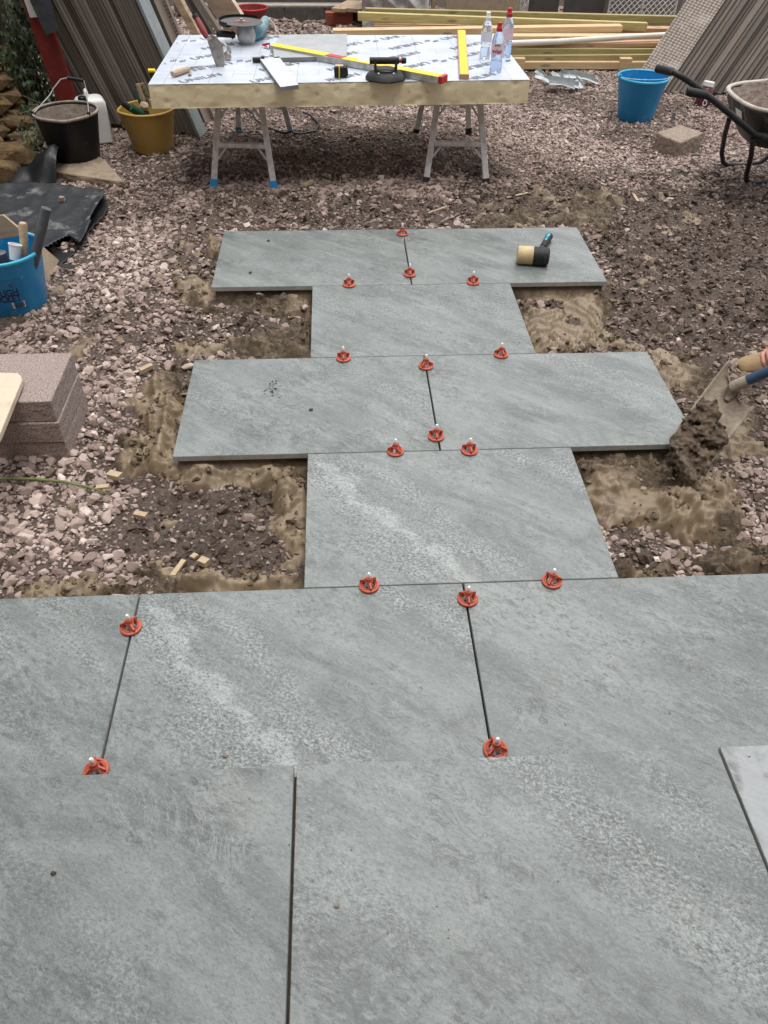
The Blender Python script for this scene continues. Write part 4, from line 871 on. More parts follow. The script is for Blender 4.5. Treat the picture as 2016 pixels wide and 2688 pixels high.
# long spirit level
def spirit(label, A, B, w, h, z, parts):
    d = (B-A); d.z = 0; L = d.length; d.normalize(); n = Vector((-d.y, d.x, 0)); z_ = Vector((0, 0, 1))
    t = thing('spirit_level', label, 'spirit level', (A.x, A.y, z))
    def seg(a, b, w0, z0, z1, name, mat, bev=.001):
        mb = MB(); pa, pb = A+d*a, A+d*b; mk = lambda p, zz: [Vector((p.x, p.y, z+zz))+n*s*w0/2 for s in (-1, 1)]
        lo = mk(pa, z0)+mk(pb, z0)[::-1]; hi = mk(pa, z1)+mk(pb, z1)[::-1]; mb.hexa([lo[0], lo[3], lo[2], lo[1]], [hi[0], hi[3], hi[2], hi[1]]); return mb.build(name, mat, t, bevel=bev)
    parts(seg, L); return t
A, B_ = at(586, 97, Z1+.07), at(966, 163, Z1+.03)
def lp(seg, L):
    seg(.0, L-.022, .062, 0, .030, 'aluminium_face', 'silver'); seg(.0, L*.34, .062, .0305, .0335, 'top_face', 'yellow'); seg(L*.34, L*.44, .045, .0305, .0335, 'vial_window', 'redp')
    seg(L*.44, L-.022, .062, .0305, .0335, 'top_face', 'yellow'); seg(L-.022, L+.0, .066, -.001, .036, 'end_cap', 'redp', .003); seg(L*.52, L*.6, .02, .034, .0345, 'scale_marking', 'white')
Az = at(590, 97, Z1+.03); Bz = at(961, 166, Z1+.03)
spirit('long yellow and silver spirit level with a red end, lying diagonally across the board', Az, Bz, .024, .05, Z1, lp)
a = at(1003, 160, Z1+.022); b = at(997, 64, Z1+.022)
def sp(seg, L):
    seg(0, L, .052, 0, .02, 'aluminium_body', 'pinepink'); seg(.004, L-.01, .04, .0205, .0225, 'yellow_face', 'yellow'); seg(-.006, .0, .052, .0, .021, 'end_cap', 'pinepink')
spirit('short yellow spirit level pointing away from the viewer, left of the water bottles', a, b, .05, .022, Z1, sp)
# tape measure
p = T_(737, 165, Z1); t = thing('tape_measure', 'black tape measure with a yellow band, between the porcelain strip and the suction lifter', 'tape measure', (p.x, p.y, Z1), -.1)
mb = MB(); mb.prism([(-.036, -.0), (.03, -.0), (.038, .012), (.036, .038), (.022, .05), (-.028, .05), (-.038, .04)], -.025, .025, fr=lambda x, y, z: Vector((p.x+x, p.y+z, Z1+y))); mb.build('case', 'rubber', t, bevel=.006)
mb = MB(); mb.prism([(-.014, -.001), (-.008, -.001), (-.006, .0515), (-.012, .0515)], -.0265, .0265, fr=lambda x, y, z: Vector((p.x+x, p.y+z, Z1+y))); mb.build('yellow_band', 'yellow', t)
mb = MB(); mb.box((p.x-.01, p.y, Z1+.052), (.045, .03, .004)); mb.build('lock_button', 'cream', t, bevel=.002)
for k in range(5): MB().box((p.x+.006+k*.006, p.y, Z1+.026), (.0025, .0525, .044)).build('grip_rib', 'rubber', t, bevel=.001)
# suction lifter
p = T_(833, 170, Z1); p = Vector((p.x, p.y+.01, Z1)); t = thing('suction_lifter', 'black suction cup lifter with bar handle at the front edge of the board', 'suction lifter', p)
MB().lathe([(.106, 0), (.108, .006), (.1, .018), (.085, .03), (.07, .034), (.045, .04), (.03, .04)], p, 48).build('suction_pad', 'rubber', t, smooth=True)
MB().lathe([(.06, .034), (.058, .044), (.05, .048), (.02, .05)], p, 36).build('vacuum_cap', 'blacksteel', t, smooth=True)
for s_ in (-1, 1):
    mb = MB(); mb.prism([(-.032, .034), (.032, .034), (.016, .096), (-.016, .096)], -.006, .006, fr=lambda x, y, z, s_=s_: Vector((p.x+s_*.055+z, p.y+x, p.z+y))); mb.build('bracket', 'rubber', t, bevel=.003)
MB().tube([Vector((p.x-.085, p.y, p.z+.083)), Vector((p.x+.07, p.y, p.z+.083))], .0165, 18).build('handle_bar', 'rubber', t, smooth=True)
MB().tube([Vector((p.x+.06, p.y, p.z+.083)), Vector((p.x+.085, p.y, p.z+.083)), Vector((p.x+.088, p.y, p.z+.083))], [.011, .011, .015], 16).build('pump_plunger', 'redp', t, smooth=True)
MB().tube([Vector((p.x+.084, p.y, p.z+.083)), Vector((p.x+.108, p.y, p.z+.083))], [.0155, .014], 16).build('pump_knob', 'rubber', t, smooth=True)
for k in range(5): MB().lathe([(.005, 0), (.005, .003), (.002, .005)], p+Vector((.068*cos(k*1.25-2.2), .068*sin(k*1.25-2.2), .034)), 10).build('screw', 'alu', t, smooth=True)
# bottles
m, tt, b = new_mat('clear_bottle'); b.inputs['Base Color'].default_value = (.93, .95, .99, 1); b.inputs['Transmission Weight'].default_value = .82; b.inputs['Roughness'].default_value = .12; b.inputs['IOR'].default_value = 1.12; M['pet'] = m
B = NB(tt); B.bump(B.noise(B.n('ShaderNodeTexCoord').outputs['Object'], 35, 3), .6, .006, b)
m, tt, b = new_mat('blue_tint_bottle'); b.inputs['Base Color'].default_value = (.75, .84, .98, 1); b.inputs['Transmission Weight'].default_value = .75; b.inputs['Roughness'].default_value = .12; b.inputs['IOR'].default_value = 1.15; M['petblue'] = m
B = NB(tt); B.bump(B.noise(B.n('ShaderNodeTexCoord').outputs['Object'], 35, 3), .6, .006, b)
m, tt, b = new_mat('water'); b.inputs['Base Color'].default_value = (.8, .9, 1, 1); b.inputs['Transmission Weight'].default_value = .95; b.inputs['Roughness'].default_value = .0; b.inputs['IOR'].default_value = 1.2; M['water'] = m
M['lblpink'] = pm('pink_label', (.78, .62, .68), (.74, .5, .6), 30, .5); M['lblclear'] = pm('pale_label', (.68, .71, .76), (.6, .66, .74), 30, .5)
def cylframe(c, r, ang0, rfun=None):   # x along the circumference, y up
    return lambda x, y, o=0: Vector((c.x+(r+o)*cos(ang0+x/r), c.y+(r+o)*sin(ang0+x/r), c.z+y))
def bottle(label, base, H_, R_b, body, capm, lbl, text, water):
    t = thing('water_bottle', label, 'water bottle', base, 0, 'water bottles standing at the right of the board'); s = H_/.235
    pr = [(.026, 0), (.031, .004), (.0325, .02), (.031, .045), (.0285, .06), (.031, .075), (.0325, .09), (.0325, .14), (.031, .155), (.026, .175), (.018, .19), (.0135, .197), (.0135, .205)]
    pr = [(r*s*R_b, z*s) for r, z in pr]
    MB().lathe(pr, base, 28, wob=.03, seed=base.x*9).build('bottle_body', body, t, smooth=True, ang=180)
    MB().lathe([(.0155*s, .195*s), (.0165*s, .197*s), (.0165*s, .212*s), (.014*s, .215*s), (.0125*s, .228*s), (.013*s, .235*s), (.011*s, .238*s)], base, 20).build('sports_cap', capm, t, smooth=True)
    R2 = .0335*s*R_b; an = math.atan2(CP[1]-base.y, CP[0]-base.x); f = cylframe(base, R2, an)
    mb = MB(); vs = []; fs = []; n = 24
    for k in range(n+1):
        x = (k/n-.5)*R2*(4.2)
        vs += [f(x, .088*s), f(x, .142*s)]
    fs = [(2*k, 2*k+2, 2*k+3, 2*k+1) for k in range(n)]; mb.add(vs, fs); lb = mb.build('label_wrap', lbl, t, smooth=True, ang=180)
    if text:
        mb = MB(); text_mb(mb, text, .03*s, lambda x, y: f(x-.0, y+.104*s, .0008), .0006)
        for k, (dx, dy) in enumerate(((-.012, .133), (-.002, .136), (.008, .133))): mb.add([f(dx-.005, dy*s-.004, .0009), f(dx+.006, dy*s-.004, .0009), f(dx+.001, dy*s+.005, .0009)], [(0, 1, 2)], 1)
        mb.build('lettering', ['redink', 'ink'], t)
    if water: MB().lathe([(r*.94, z+.001) for r, z in pr if z < water]+[(pr[4][0]*.9, water)], base, 28).build('water_fill', 'water', t, smooth=True)
b1, b2, b3 = T_(1047, 124, Z1), T_(1070, 153, Z1), T_(1091, 121, Z1)
bottle('clear water bottle with a white cap and pale label, leftmost of the three bottles', b1, .222, 1.0, 'pet', 'white', 'lblclear', None, .05)
bottle('water bottle with a red cap and pink lettered label, nearest the front edge', b2, .228, 1.08, 'petblue', 'redp', 'lblpink', 'evian', .05)
bottle('water bottle with a red cap at the right rear edge of the board', b3, .236, 1.0, 'petblue', 'redp', 'lblpink', None, .06)

# ------------------------------------------------------------------ buckets
def bucket(name, label, c, R0, R1, H_, mat, rimm, inner=None, spout=None, handle=None, group='builders buckets standing in the yard', fill=None):
    c = Vector(c); t = thing(name, label, 'bucket', c, 0, group)
    pr = [(R0*.6, .004), (R0*.97, 0), (R0, .008), (R0+(R1-R0)*.9, H_*.88), (R1*.985, H_*.9), (R1, H_*.985), (R1, H_), (R1*.965, H_), (R1*.955, H_*.93)]
    prin = [(R0*.94, H_*.12), (R0*.5, H_*.11)]
    MB().lathe(pr+prin, c, 56, spout=spout).build('shell', mat, t, smooth=True, ang=50)
    if inner:
        k_ = MB(); q_ = [(R0+(R1-R0)*z_/H_-.008, z_) for z_ in np.linspace(.06, H_-.012, 12)]; n_i = 56; vs = []
        for r_, z_ in q_:
            for k in range(n_i):
                th_ = 2*pi*k/n_i; rr_ = r_
                if spout and z_ > .1: rr_ *= 1+spout[1]*math.exp(-(((th_-spout[0]+pi) % (2*pi)-pi)/.28)**2)
                rr_ -= .012*max(0, noise.noise(Vector((cos(th_)*3, sin(th_)*3, z_*14)))); vs.append(c+Vector((rr_*cos(th_), rr_*sin(th_), z_)))
        k_.add(vs, [(i*n_i+k, i*n_i+(k+1) % n_i, (i+1)*n_i+(k+1) % n_i, (i+1)*n_i+k) for i in range(11) for k in range(n_i)]); k_.build('crusted_lining', inner, t, smooth=True, ang=180)
    n = 56; rp = []
    rim = MB(); q = [(R1*1.0, H_-.013), (R1*1.035, H_-.011), (R1*1.05, H_-.002), (R1*1.03, H_+.005), (R1*.985, H_+.004), (R1*.96, H_-.004)]
    vs = []
    for r_, z_ in q:
        for k in range(n):
            th_ = 2*pi*k/n; rr_ = r_
            if spout: rr_ *= 1+spout[1]*math.exp(-(((th_-spout[0]+pi) % (2*pi)-pi)/.28)**2)
            vs.append(c+Vector((rr_*cos(th_), rr_*sin(th_), z_)))
    rim.add(vs, [(i*n+k, i*n+(k+1) % n, ((i+1) % 6)*n+(k+1) % n, ((i+1) % 6)*n+k) for i in range(6) for k in range(n)]); rim.build('rim', rimm, t, smooth=True, ang=180)
    if fill: 
        mb = MB(); vs = [c+Vector((0, 0, fill[0]))]; rings = 7
        for i in range(1, rings+1):
            for k in range(40):
                th_ = 2*pi*k/40; r_ = (R0+(R1-R0)*fill[0]/H_)*.96*i/rings; v = Vector((r_*cos(th_), r_*sin(th_), 0)); vs.append(c+v+Vector((0, 0, fill[0]+.02*noise.fractal(v*22, .6, 2, 4)+(.035*(i/rings)**3 if fill[2] else 0))))
        fs = [(0, 1+k, 1+(k+1) % 40) for k in range(40)]+[(1+i*40+k, 1+(i+1)*40+k, 1+(i+1)*40+(k+1) % 40, 1+i*40+(k+1) % 40) for i in range(rings-1) for k in range(40)]
        mb.add(vs, fs); mb.build('contents', fill[1], t, smooth=True, ang=180)
    if handle:
        pts, gripspan = handle
        h = MB().tube(pts, .0028, 8).build('wire_handle', 'galv', t, smooth=True)
        if gripspan: MB().tube(pts[gripspan[0]:gripspan[1]+1], .0115, 12).build('grip', 'blackp', h, smooth=True)
        for e_ in (pts[0], pts[-1]): MB().box(e_, (.018, .018, .03)).build('handle_lug', mat, t, bevel=.003)
    return t
# black bucket
c = Vector((-1.925, 3.63, -.058)); Rk = .183; Hk = .275
e0 = c+Vector((-Rk*.93, -.07, Hk)); e1 = c+Vector((Rk*.86, -.09, Hk))
pk = [e0, aty(107, 206, e0.y+.12), aty(116, 190, e0.y+.2), aty(131, 171, e0.y+.3), aty(146, 168, e0.y+.33), aty(181, 174, e0.y+.33), aty(187, 195, e0.y+.2), e1]
bucket('builders_bucket', 'black bucket crusted with mortar, wire handle up, standing on a broken concrete piece', c, .14, Rk, Hk, 'blackp', 'crust', 'crust', (radians(-78), .10, .1), (pk, (4, 5)), fill=(.12, 'crust', True))
# yellow bucket
cy = Vector((-1.505, 3.9, GZ-.005)); bucket('builders_bucket', 'yellow bucket holding hand tools, beside the left end of the board', cy, .125, .165, .245, 'yelp', 'yelp', None, (radians(205), .08, .1), None, fill=(.12, 'clod', False))
# right blue bucket
cb = Vector((1.845, 4.5, GZ-.005)); e0 = cb+Vector((-.165, .03, .27)); e1 = cb+Vector((.02, -.17, .27))
e0 = cb+Vector((-.175, -.02, .262)); ar = []
for k in range(9):
    a = pi-(pi)*k/8*1.0; ar.append(cb+Vector((.172*cos(a), -.02-.13*sin(a)*1.0, .272+.012*sin(a))))
bucket('builders_bucket', 'empty bright blue bucket between the timber stack and the wheelbarrow', cb, .125, .172, .27, 'bluep', 'bluerim', None, (radians(15), .10, .1), (ar, None))
# left blue bucket
cl = Vector(at(40, 656, GZ)); cl.z = GZ-.005; ar = []
for k in range(9):
    a = pi*k/8; ar.append(cl+Vector((.168*cos(a), .15*sin(a)+.0, .268+.012*sin(a))))
tb = bucket('builders_bucket', 'bright blue bucket with printed label holding tools at the left edge', cl, .125, .168, .265, 'bluep', 'bluerim', None, None, (ar, None), fill=(.1, 'clod', False))
# label on it
M['lbl'] = pm('blue_label', (.012, .18, .42), (.01, .16, .38), 12, .3); M['navy'] = pm('navy_ink', (.008, .01, .05), None, 12, .5)
ang = math.atan2(CP[1]-cl.y, CP[0]-cl.x)-.32
rr_at = lambda y: .125+(.168-.125)*.9*y/(.265*.88)+.0012
def bf(x, y, o=0): r_ = rr_at(y)+o; return Vector((cl.x+r_*cos(ang+x/.145), cl.y+r_*sin(ang+x/.145), cl.z+y))
mb = MB(); n = 16; vs = []; 
for k in range(n+1):
    for y_ in (.04, .19): vs.append(bf((k/n-.5)*.17, y_))
mb.add(vs, [(2*k, 2*k+2, 2*k+3, 2*k+1) for k in range(n)]); lb = mb.build('printed_label', 'lbl', tb, smooth=True, ang=180)
mb = MB(); text_mb(mb, 'TOUGH', .043, lambda x, y: bf(x*.8, y*1.05+.128, .0012), .0008); text_mb(mb, 'BUCKET', .043, lambda x, y: bf(x*.8, y*1.05+.098, .0012), .0008)
mb.add([bf(u, v, .0012) for u, v in ((-.05, .152), (.05, .152), (.036, .164), (.05, .176), (-.05, .176), (-.036, .164))], [(0, 1, 2, 3, 4, 5)]); mb.build('lettering', 'navy', lb)
mb = MB(); mb.add([bf(u, v, .0012) for u, v in ((.02, .05), (.075, .05), (.075, .08), (.02, .08))], [(0, 1, 2, 3)], 0)
for k in range(9): mb.add([bf(u, v, .0018) for u, v in ((.025+k*.0053, .054), (.0272+k*.0053+(k % 3)*.0008, .054), (.0272+k*.0053+(k % 3)*.0008, .076), (.025+k*.0053, .076))], [(0, 1, 2, 3)], 1)
mb.build('barcode', ['white', 'ink'], lb)
# tools in the left blue bucket
a, b = cl+Vector((.02, .0, .06)), at(54, 482, .25)
def tool(name, label, cat, parts, grp=None):
    t = thing(name, label, cat, parts[0][1][0], 0, grp)
    for nme, pts, r_, m_ in parts: MB().tube(pts, r_, 14).build(nme, m_, t, smooth=True)
    return t
p0 = cl+Vector((.06, -.03, .05)); p1 = aty(49, 481, cl.y+.0)
tool('hammer', 'round pale wooden handle sticking out of the left blue bucket', 'hammer', [('handle', [p0, p0*.5+p1*.5, p1*.97+p0*.03, p1], [.013, .015, .018, .013], 'wood'), ('head', [p0+Vector((-.05, 0, -.01)), p0+Vector((.05, 0, -.01))], [.016, .016], 'blacksteel')])
p0 = cl+Vector((.075, -.07, .08)); p1 = aty(100, 450, cl.y+.0); mid = p0*.45+p1*.55
tool('bolster_chisel', 'dark worn steel tube tool leaning out of the left blue bucket', 'chisel', [('blade', [p0, p0*.75+p1*.25], [.006, .018], 'steel'), ('grip', [p0*.75+p1*.25, p0*.6+p1*.4, p1], [.015, .021, .021], 'slate')])
c = aty(32, 545, cl.y-.06); t = thing('paper_cup', 'small white cup lying tilted inside the left blue bucket', 'cup', c-Vector((0, 0, .03)))
MB().lathe([(.019, -.03), (.026, .03), (.028, .031), (.028, .034), (.024, .034), (.0185, -.02), (.005, -.022)], c, 30, rot=RX(-.3) @ RY(.25)).build('cup_body', 'white', t, smooth=True)
c = aty(4, 560, cl.y-.05); MBt = MB().tube([c-Vector((0, 0, .12)), c+Vector((0, 0, .03)), c+Vector((0, 0, .035))], [.026, .027, .018], 20); tag(MBt.build('flashlight', 'slate', smooth=True), 'dark cylindrical torch standing in the left blue bucket at the photo edge', 'torch')
# wooden float in the bucket
pp = [aty(x, y, cl.y+.07) for x, y in ((-30, 500), (-14, 468), (6, 464), (22, 478), (42, 494), (45, 510), (-20, 520))]; mb = MB(); n = len(pp); bk = [v+Vector((.0, .018, -.004)) for v in pp]
mb.add(pp+bk, [tuple(range(n)), tuple(reversed(range(n, 2*n)))]+[(i, (i+1) % n, n+(i+1) % n, n+i) for i in range(n)]); tag(mb.build('wooden_float', 'scaff', bevel=.002), 'pale wooden board piece standing at the back of the left blue bucket', 'wooden float')
# tan tile offcut behind bucket
P_ = [at(88, 575, .05), at(97, 530, .08), at(128, 563, -.06), at(106, 604, -.08)]
P_ = [at(60, 545, .0), at(90, 530, .05), at(127, 562, -.065), at(104, 607, -.075), at(60, 590, -.07)]
mb = MB(); n = 5; bk = [v-Vector((0, 0, .01)) for v in P_]; mb.add(P_+bk, [tuple(range(n)), tuple(reversed(range(n, 2*n)))]+[(i, (i+1) % n, n+(i+1) % n, n+i) for i in range(n)]); tag(mb.build('board_offcut', 'card'), 'tan board offcut leaning behind the left blue bucket', 'board offcut')
# tools in the yellow bucket
base = cy+Vector((.0, -.02, .12))
p1 = aty(293, 192, cy.y+.03); p0 = base+Vector((.02, .02, 0)); tool('hand_tool', 'green and black handled tool pointing up out of the yellow bucket', 'hand tool', [('handle', [p0, p0*.3+p1*.7], [.016, .018], 'green'), ('end_cap', [p0*.3+p1*.7, p1], [.019, .016], 'green')])
p1 = aty(263, 221, cy.y-.06); p0 = base+Vector((.02, .01, .03)); tool('hand_tool', 'black and green handle resting low over the left rim of the yellow bucket', 'hand tool', [('handle', [p0, p1*.7+p0*.3], [.015, .017], 'green'), ('grip_end', [p1*.7+p0*.3, p1], [.0195, .0175], 'rubber')])
p1 = aty(284, 231, cy.y-.07); p0 = base+Vector((.05, .02, .03)); tool('hand_tool', 'stubby green round handle end in the middle of the yellow bucket', 'hand tool', [('handle', [p0, p1*.6+p0*.4], [.014, .017], 'rubber'), ('end_knob', [p1*.6+p0*.4, p1], [.02, .021], 'green')])
t = thing('wire_brush', 'wooden brush with stiff brown bristles standing in the yellow bucket', 'brush', base+Vector((.08, 0, 0)))
a, b = aty(315, 232, cy.y-.03), aty(297, 181, cy.y-.03); MB().tube([a, a*.6+b*.4, b], [.006, .009, .007], 10, flat=1.8).build('handle', 'wood', t, smooth=True)
a2, b2_ = aty(322, 230, cy.y-.01), aty(306, 180, cy.y-.01); mb = MB(); R = random.Random(3)
for k in range(260):
    q = R.random(); p = a2*(1-q)+b2_*q+Vector((R.uniform(-.018, .002), R.uniform(-.018, .018), 0)); e = p+Vector((R.uniform(.012, .03), R.uniform(-.006, .006), R.uniform(-.004, .014))); w_ = Vector((0, .0012, .0012))
    mb.add([p-w_, p+w_, e], [(0, 1, 2)])
mb.tube([a2, b2_], .013, 8); mb.build('bristles', 'bristle', t)
p = aty(311, 229, cy.y-.1); tag(MB().blob(p, (.03, .03, .022), 2, .35, 2, 8).build('rag_lump', 'card', smooth=True), 'crumpled tan rag at the front rim of the yellow bucket', 'rag')

p = aty(328, 153, 3.3); t = thing('edge_clamp', 'small yellow and black clamp gripping the left edge of the insulation board', 'clamp', (p.x, p.y, p.z-.06))
MB().tube([Vector((p.x-.018, p.y, p.z)), Vector((p.x+.018, p.y, p.z))], .011, 12).build('cap', 'yellow', t, smooth=True); MB().tube([Vector((p.x, p.y, p.z-.07)), Vector((p.x, p.y, p.z-.01))], .014, 12).build('body', 'rubber', t, smooth=True)
# jerrycan
cj = Vector((-1.885, 4.03, GZ)); t = thing('jerrycan', 'white plastic jerrycan with black screw cap between the black and yellow buckets', 'jerrycan', cj, radians(20))
Rz = RZ(radians(20)); jf = lambda x, y, z: cj+Rz @ Vector((x, y, z))
mb = MB(); w, d, h = .09, .07, .272
vs = []; lv = [(0, .96), (.012, 1), (.2, 1), (h-.03, 1), (h-.008, .86), (h, .62)]
for z_, s_ in lv:
    for x_, y_ in ((-1, -1), (1, -1), (1, 1), (-1, 1)): vs.append(jf(x_*w*s_, y_*d*s_, z_))
fs = [(i*4+k, i*4+(k+1) % 4, i*4+4+(k+1) % 4, i*4+4+k) for i in range(len(lv)-1) for k in range(4)]+[(3, 2, 1, 0), tuple(len(vs)-4+k for k in range(4))]
mb.add(vs, fs); mb.build('can_body', 'whitep', t, bevel=.02, segs=4, smooth=True, ang=60)
MB().tube([jf(-.01, .06, h-.03), jf(-.01, .058, h+.018), jf(-.01, .02, h+.03), jf(-.01, -.01, h+.022), jf(-.01, -.02, h-.01)], [.014, .013, .012, .012, .012], 12).build('handle', 'whitep', t, smooth=True)
MB().lathe([(.024, 0), (.027, .004), (.026, .024), (.02, .03)], jf(-.045, -.052, h-.012), 24).build('screw_cap', 'blackp', t, smooth=True)
mb = MB(); mb.add([jf(w+.002, a_, b_) for a_, b_ in ((-.07, .05), (.07, .05), (.07, .2), (-.07, .2))], [(0, 1, 2, 3)], 0); mb.add([jf(w+.003, a_, b_) for a_, b_ in ((-.0, .1), (.06, .1), (.06, .15), (-.0, .15))], [(0, 1, 2, 3)], 1)
for k in range(9): mb.add([jf(w+.003, a_, b_) for a_, b_ in ((-.06, .06+k*.013), (-.01, .06+k*.013), (-.01, .064+k*.013), (-.06, .064+k*.013))], [(0, 1, 2, 3)], 1)
mb.build('label_panel', ['whitep', 'slate'], t)

# triangular concrete piece
pts = [at(x, y, -.045) for x, y in ((118, 358), (266, 378), (270, 386), (226, 342), (205, 330), (140, 325))]
pts = [at(x, y, -.04) for x, y in ((118, 371), (270, 394), (228, 346), (200, 326), (122, 332))]
mb = MB(); n = len(pts); lo = [v-Vector((0, -.0, .05)) for v in pts]; mb.add(pts+lo, [tuple(range(n)), tuple(reversed(range(n, 2*n)))]+[(i, (i+1) % n, n+(i+1) % n, n+i) for i in range(n)])
tag(mb.build('concrete_piece', 'slabtri', bevel=.008), 'broken triangular concrete piece under the black bucket', 'concrete piece')
# black membrane sheet
def sheet(name, label, outline, mat, z0, amp, cat, seed=0, res=.012, lift=None):
    poly = [tuple(at(x, y, z0)[:2]) for x, y in outline]; xs = [p[0] for p in poly]; ys = [p[1] for p in poly]
    gx_ = np.arange(min(xs), max(xs), res); gy_ = np.arange(min(ys), max(ys), res); X, Y = np.meshgrid(gx_, gy_); sd = sdpoly(X, Y, poly)
    u = X*.6+Y*.8
    h = z0+amp*(fbm(X, Y, 4, 3.5, seed)-.5)*2+amp*.35*np.abs(np.sin((X*1.1-Y*.5+fbm(X, Y, 3, 2, seed)*.8)*16))**3+.0015*np.sin((Y*.9+X*.3+fbm(X, Y, 2, 4, seed)*.1)*220)
    if lift is not None: h = h+lift(X, Y, sd)
    me = grid_mesh(name, gx_, gy_, h, sd > 0); o = link(name, me, mat); q = o.modifiers.new('s', 'SOLIDIFY'); q.thickness = .0025; return tag(o, label, cat)
sheet('membrane_sheet', 'black plastic membrane sheet with pale dusty smears on gravel behind the left blue bucket', [(-90, 405), (60, 402), (222, 418), (226, 424), (200, 470), (178, 532), (168, 520), (150, 512), (100, 540), (-90, 600)], 'tarp', -.045, .016, 'plastic sheet', 2,
      lift=lambda X, Y, sd: .02*np.exp(-(sd/.03)**2))
sheet('membrane_underlay', 'lower fold of black membrane showing at the right edge of the dusty sheet', [(40, 480), (224, 424), (232, 455), (190, 500), (160, 545), (110, 585), (40, 590)], 'bag', -.068, .006, 'plastic sheet', 5)
# crumpled black sheet (ridge) behind
mb = MB(); R = random.Random(5); pk = [(-60, 400, -.06), (40, 400, -.06), (85, 404, -.06), (150, 398, -.06), (155, 365, -.05), (118, 330, .02), (128, 322, .12), (100, 330, .1), (60, 358, .05), (30, 372, .0), (-60, 380, .02)]
xs = np.arange(-2.9, -1.92, .02); ys = np.arange(3.15, 3.85, .02); X, Y = np.meshgrid(xs, ys)
poly = [tuple(at(x, y, -.06)[:2]) for x, y in ((-80, 412), (60, 408), (153, 402), (157, 350), (130, 330), (60, 345), (-80, 350))]; sd = sdpoly(X, Y, poly)
ap = at(122, 385, -.05); r_ = np.hypot((X-ap.x)/.16, (Y-ap.y-.1)/.2); h = -.075+.17*np.clip(1-r_, 0, 1)+.10*np.clip(1-np.abs(Y-ap.y-.03-(ap.x-X)*.05)/.14, 0, 1)*np.clip((ap.x-X+.1)/.2, 0, 1)*.8
th_ = np.arctan2(Y-ap.y-.1, X-ap.x); h = h+.018*np.sin(th_*9+fbm(X, Y, 3, 6)*4)*np.clip(r_, 0, 1)*np.clip(1.6-r_, 0, 1)+.02*(fbm(X, Y, 4, 9, 5)-.5)
o = link('crumpled_sheet', grid_mesh('crumpled_sheet', xs, ys, h, sd > 0), 'bag'); tag(o, 'glossy crumpled black plastic heaped beside the black bucket', 'plastic sheet')
p = at(163, 522-0, -.03); 
for (x, y, s, m_, lab, z_) in ((163, 451-0, .0, 'block2', '', 0),): pass
p = at(163, 523, -.03)
p = at(134, 430, -.02); tag(MB().hull([p+Vector(v)*.016 for v in ((-1, -1, -.8), (1, -.8, -.8), (1, 1, -.8), (-1, .8, -.8), (-.8, -.9, .8), (.9, -.9, .9), (.8, .9, .7), (-.9, .9, .9))]).build('stone_cube', 'block2', bevel=.003), 'small squarish stone on the black membrane sheet', 'stone')

# ------------------------------------------------------------------ concrete blocks lower left
fx, fy = at(154, 995, -.09)[:2]
def blk(z0, h, xoff, yoff, label):
    mb = MB(); w_, d_ = .44, .30; x1 = fx+xoff; y0 = fy+yoff
    mb.box((x1-w_/2, y0+d_/2, z0+h/2), (w_, d_, h)); return tag(mb.build('concrete_block', 'blockc', bevel=.004), label, 'concrete block', 'aggregate blocks stacked at the left edge')
G = -.09
bx = at(178, 975, G)
blk(G, .082, .0, .0, 'bottom aggregate block of the stack at the left edge'); blk(G+.083, .082, .0, -.004, 'middle aggregate block of the stack at the left edge'); blk(G+.166, .082, -.004, .004, 'top aggregate block of the stack, under the pale board')
pts = [at(x, y, .186) for x, y in ((-60, 803), (38, 805), (46, 812), (47, 822), (0, 936), (-40, 1010), (-60, 1010))]
mb = MB(); n = len(pts); lo = [v-Vector((0, 0, .022)) for v in pts]; mb.add(pts+lo, [tuple(range(n)), tuple(reversed(range(n, 2*n)))]+[(i, (i+1) % n, n+(i+1) % n, n+i) for i in range(n)]); tag(mb.build('plywood_board', 'ply', bevel=.003), 'pale plywood board with a rounded corner lying on top of the block stack', 'board')
# block right
pts = [at(x, y, .015) for x, y in ((1417, 291), (1447, 268), (1521, 292), (1483, 306))]; mb = MB(); hp = []
for v in pts: hp += [v+Vector((0, 0, 0)), v-Vector((0, 0, .11))]
pts2 = [at(x, y, .012) for x, y in ((1418, 285), (1470, 269), (1522, 286), (1470, 308), (1440, 296))]
mb = MB(); n = 5; lo = [v-Vector((0, 0, .11)) for v in pts2]; mb.add(pts2+lo, [tuple(range(n)), tuple(reversed(range(n, 2*n)))]+[(i, (i+1) % n, n+(i+1) % n, n+i) for i in range(n)]); tag(mb.build('concrete_block', 'block2', bevel=.01, segs=3), 'single brown concrete block lying between the right blue bucket and the wheelbarrow leg', 'concrete block')

for o in bpy.data.objects:
    if o.name.startswith('concrete_block') or o.name.startswith('concrete_piece') or o.name.startswith('rock'):
        tx = bpy.data.textures.new('rough', 'CLOUDS'); tx.noise_scale = .025; tx.noise_depth = 4
        q = o.modifiers.new('sub', 'SUBSURF'); q.subdivision_type = 'SIMPLE'; q.levels = q.render_levels = 4 if len(o.data.polygons) < 9 else 3
        q = o.modifiers.new('d', 'DISPLACE'); q.texture = tx; q.strength = .005 if 'aggregate' in o.get('label', '') else .012; q.mid_level = .5; q.texture_coords = 'GLOBAL'
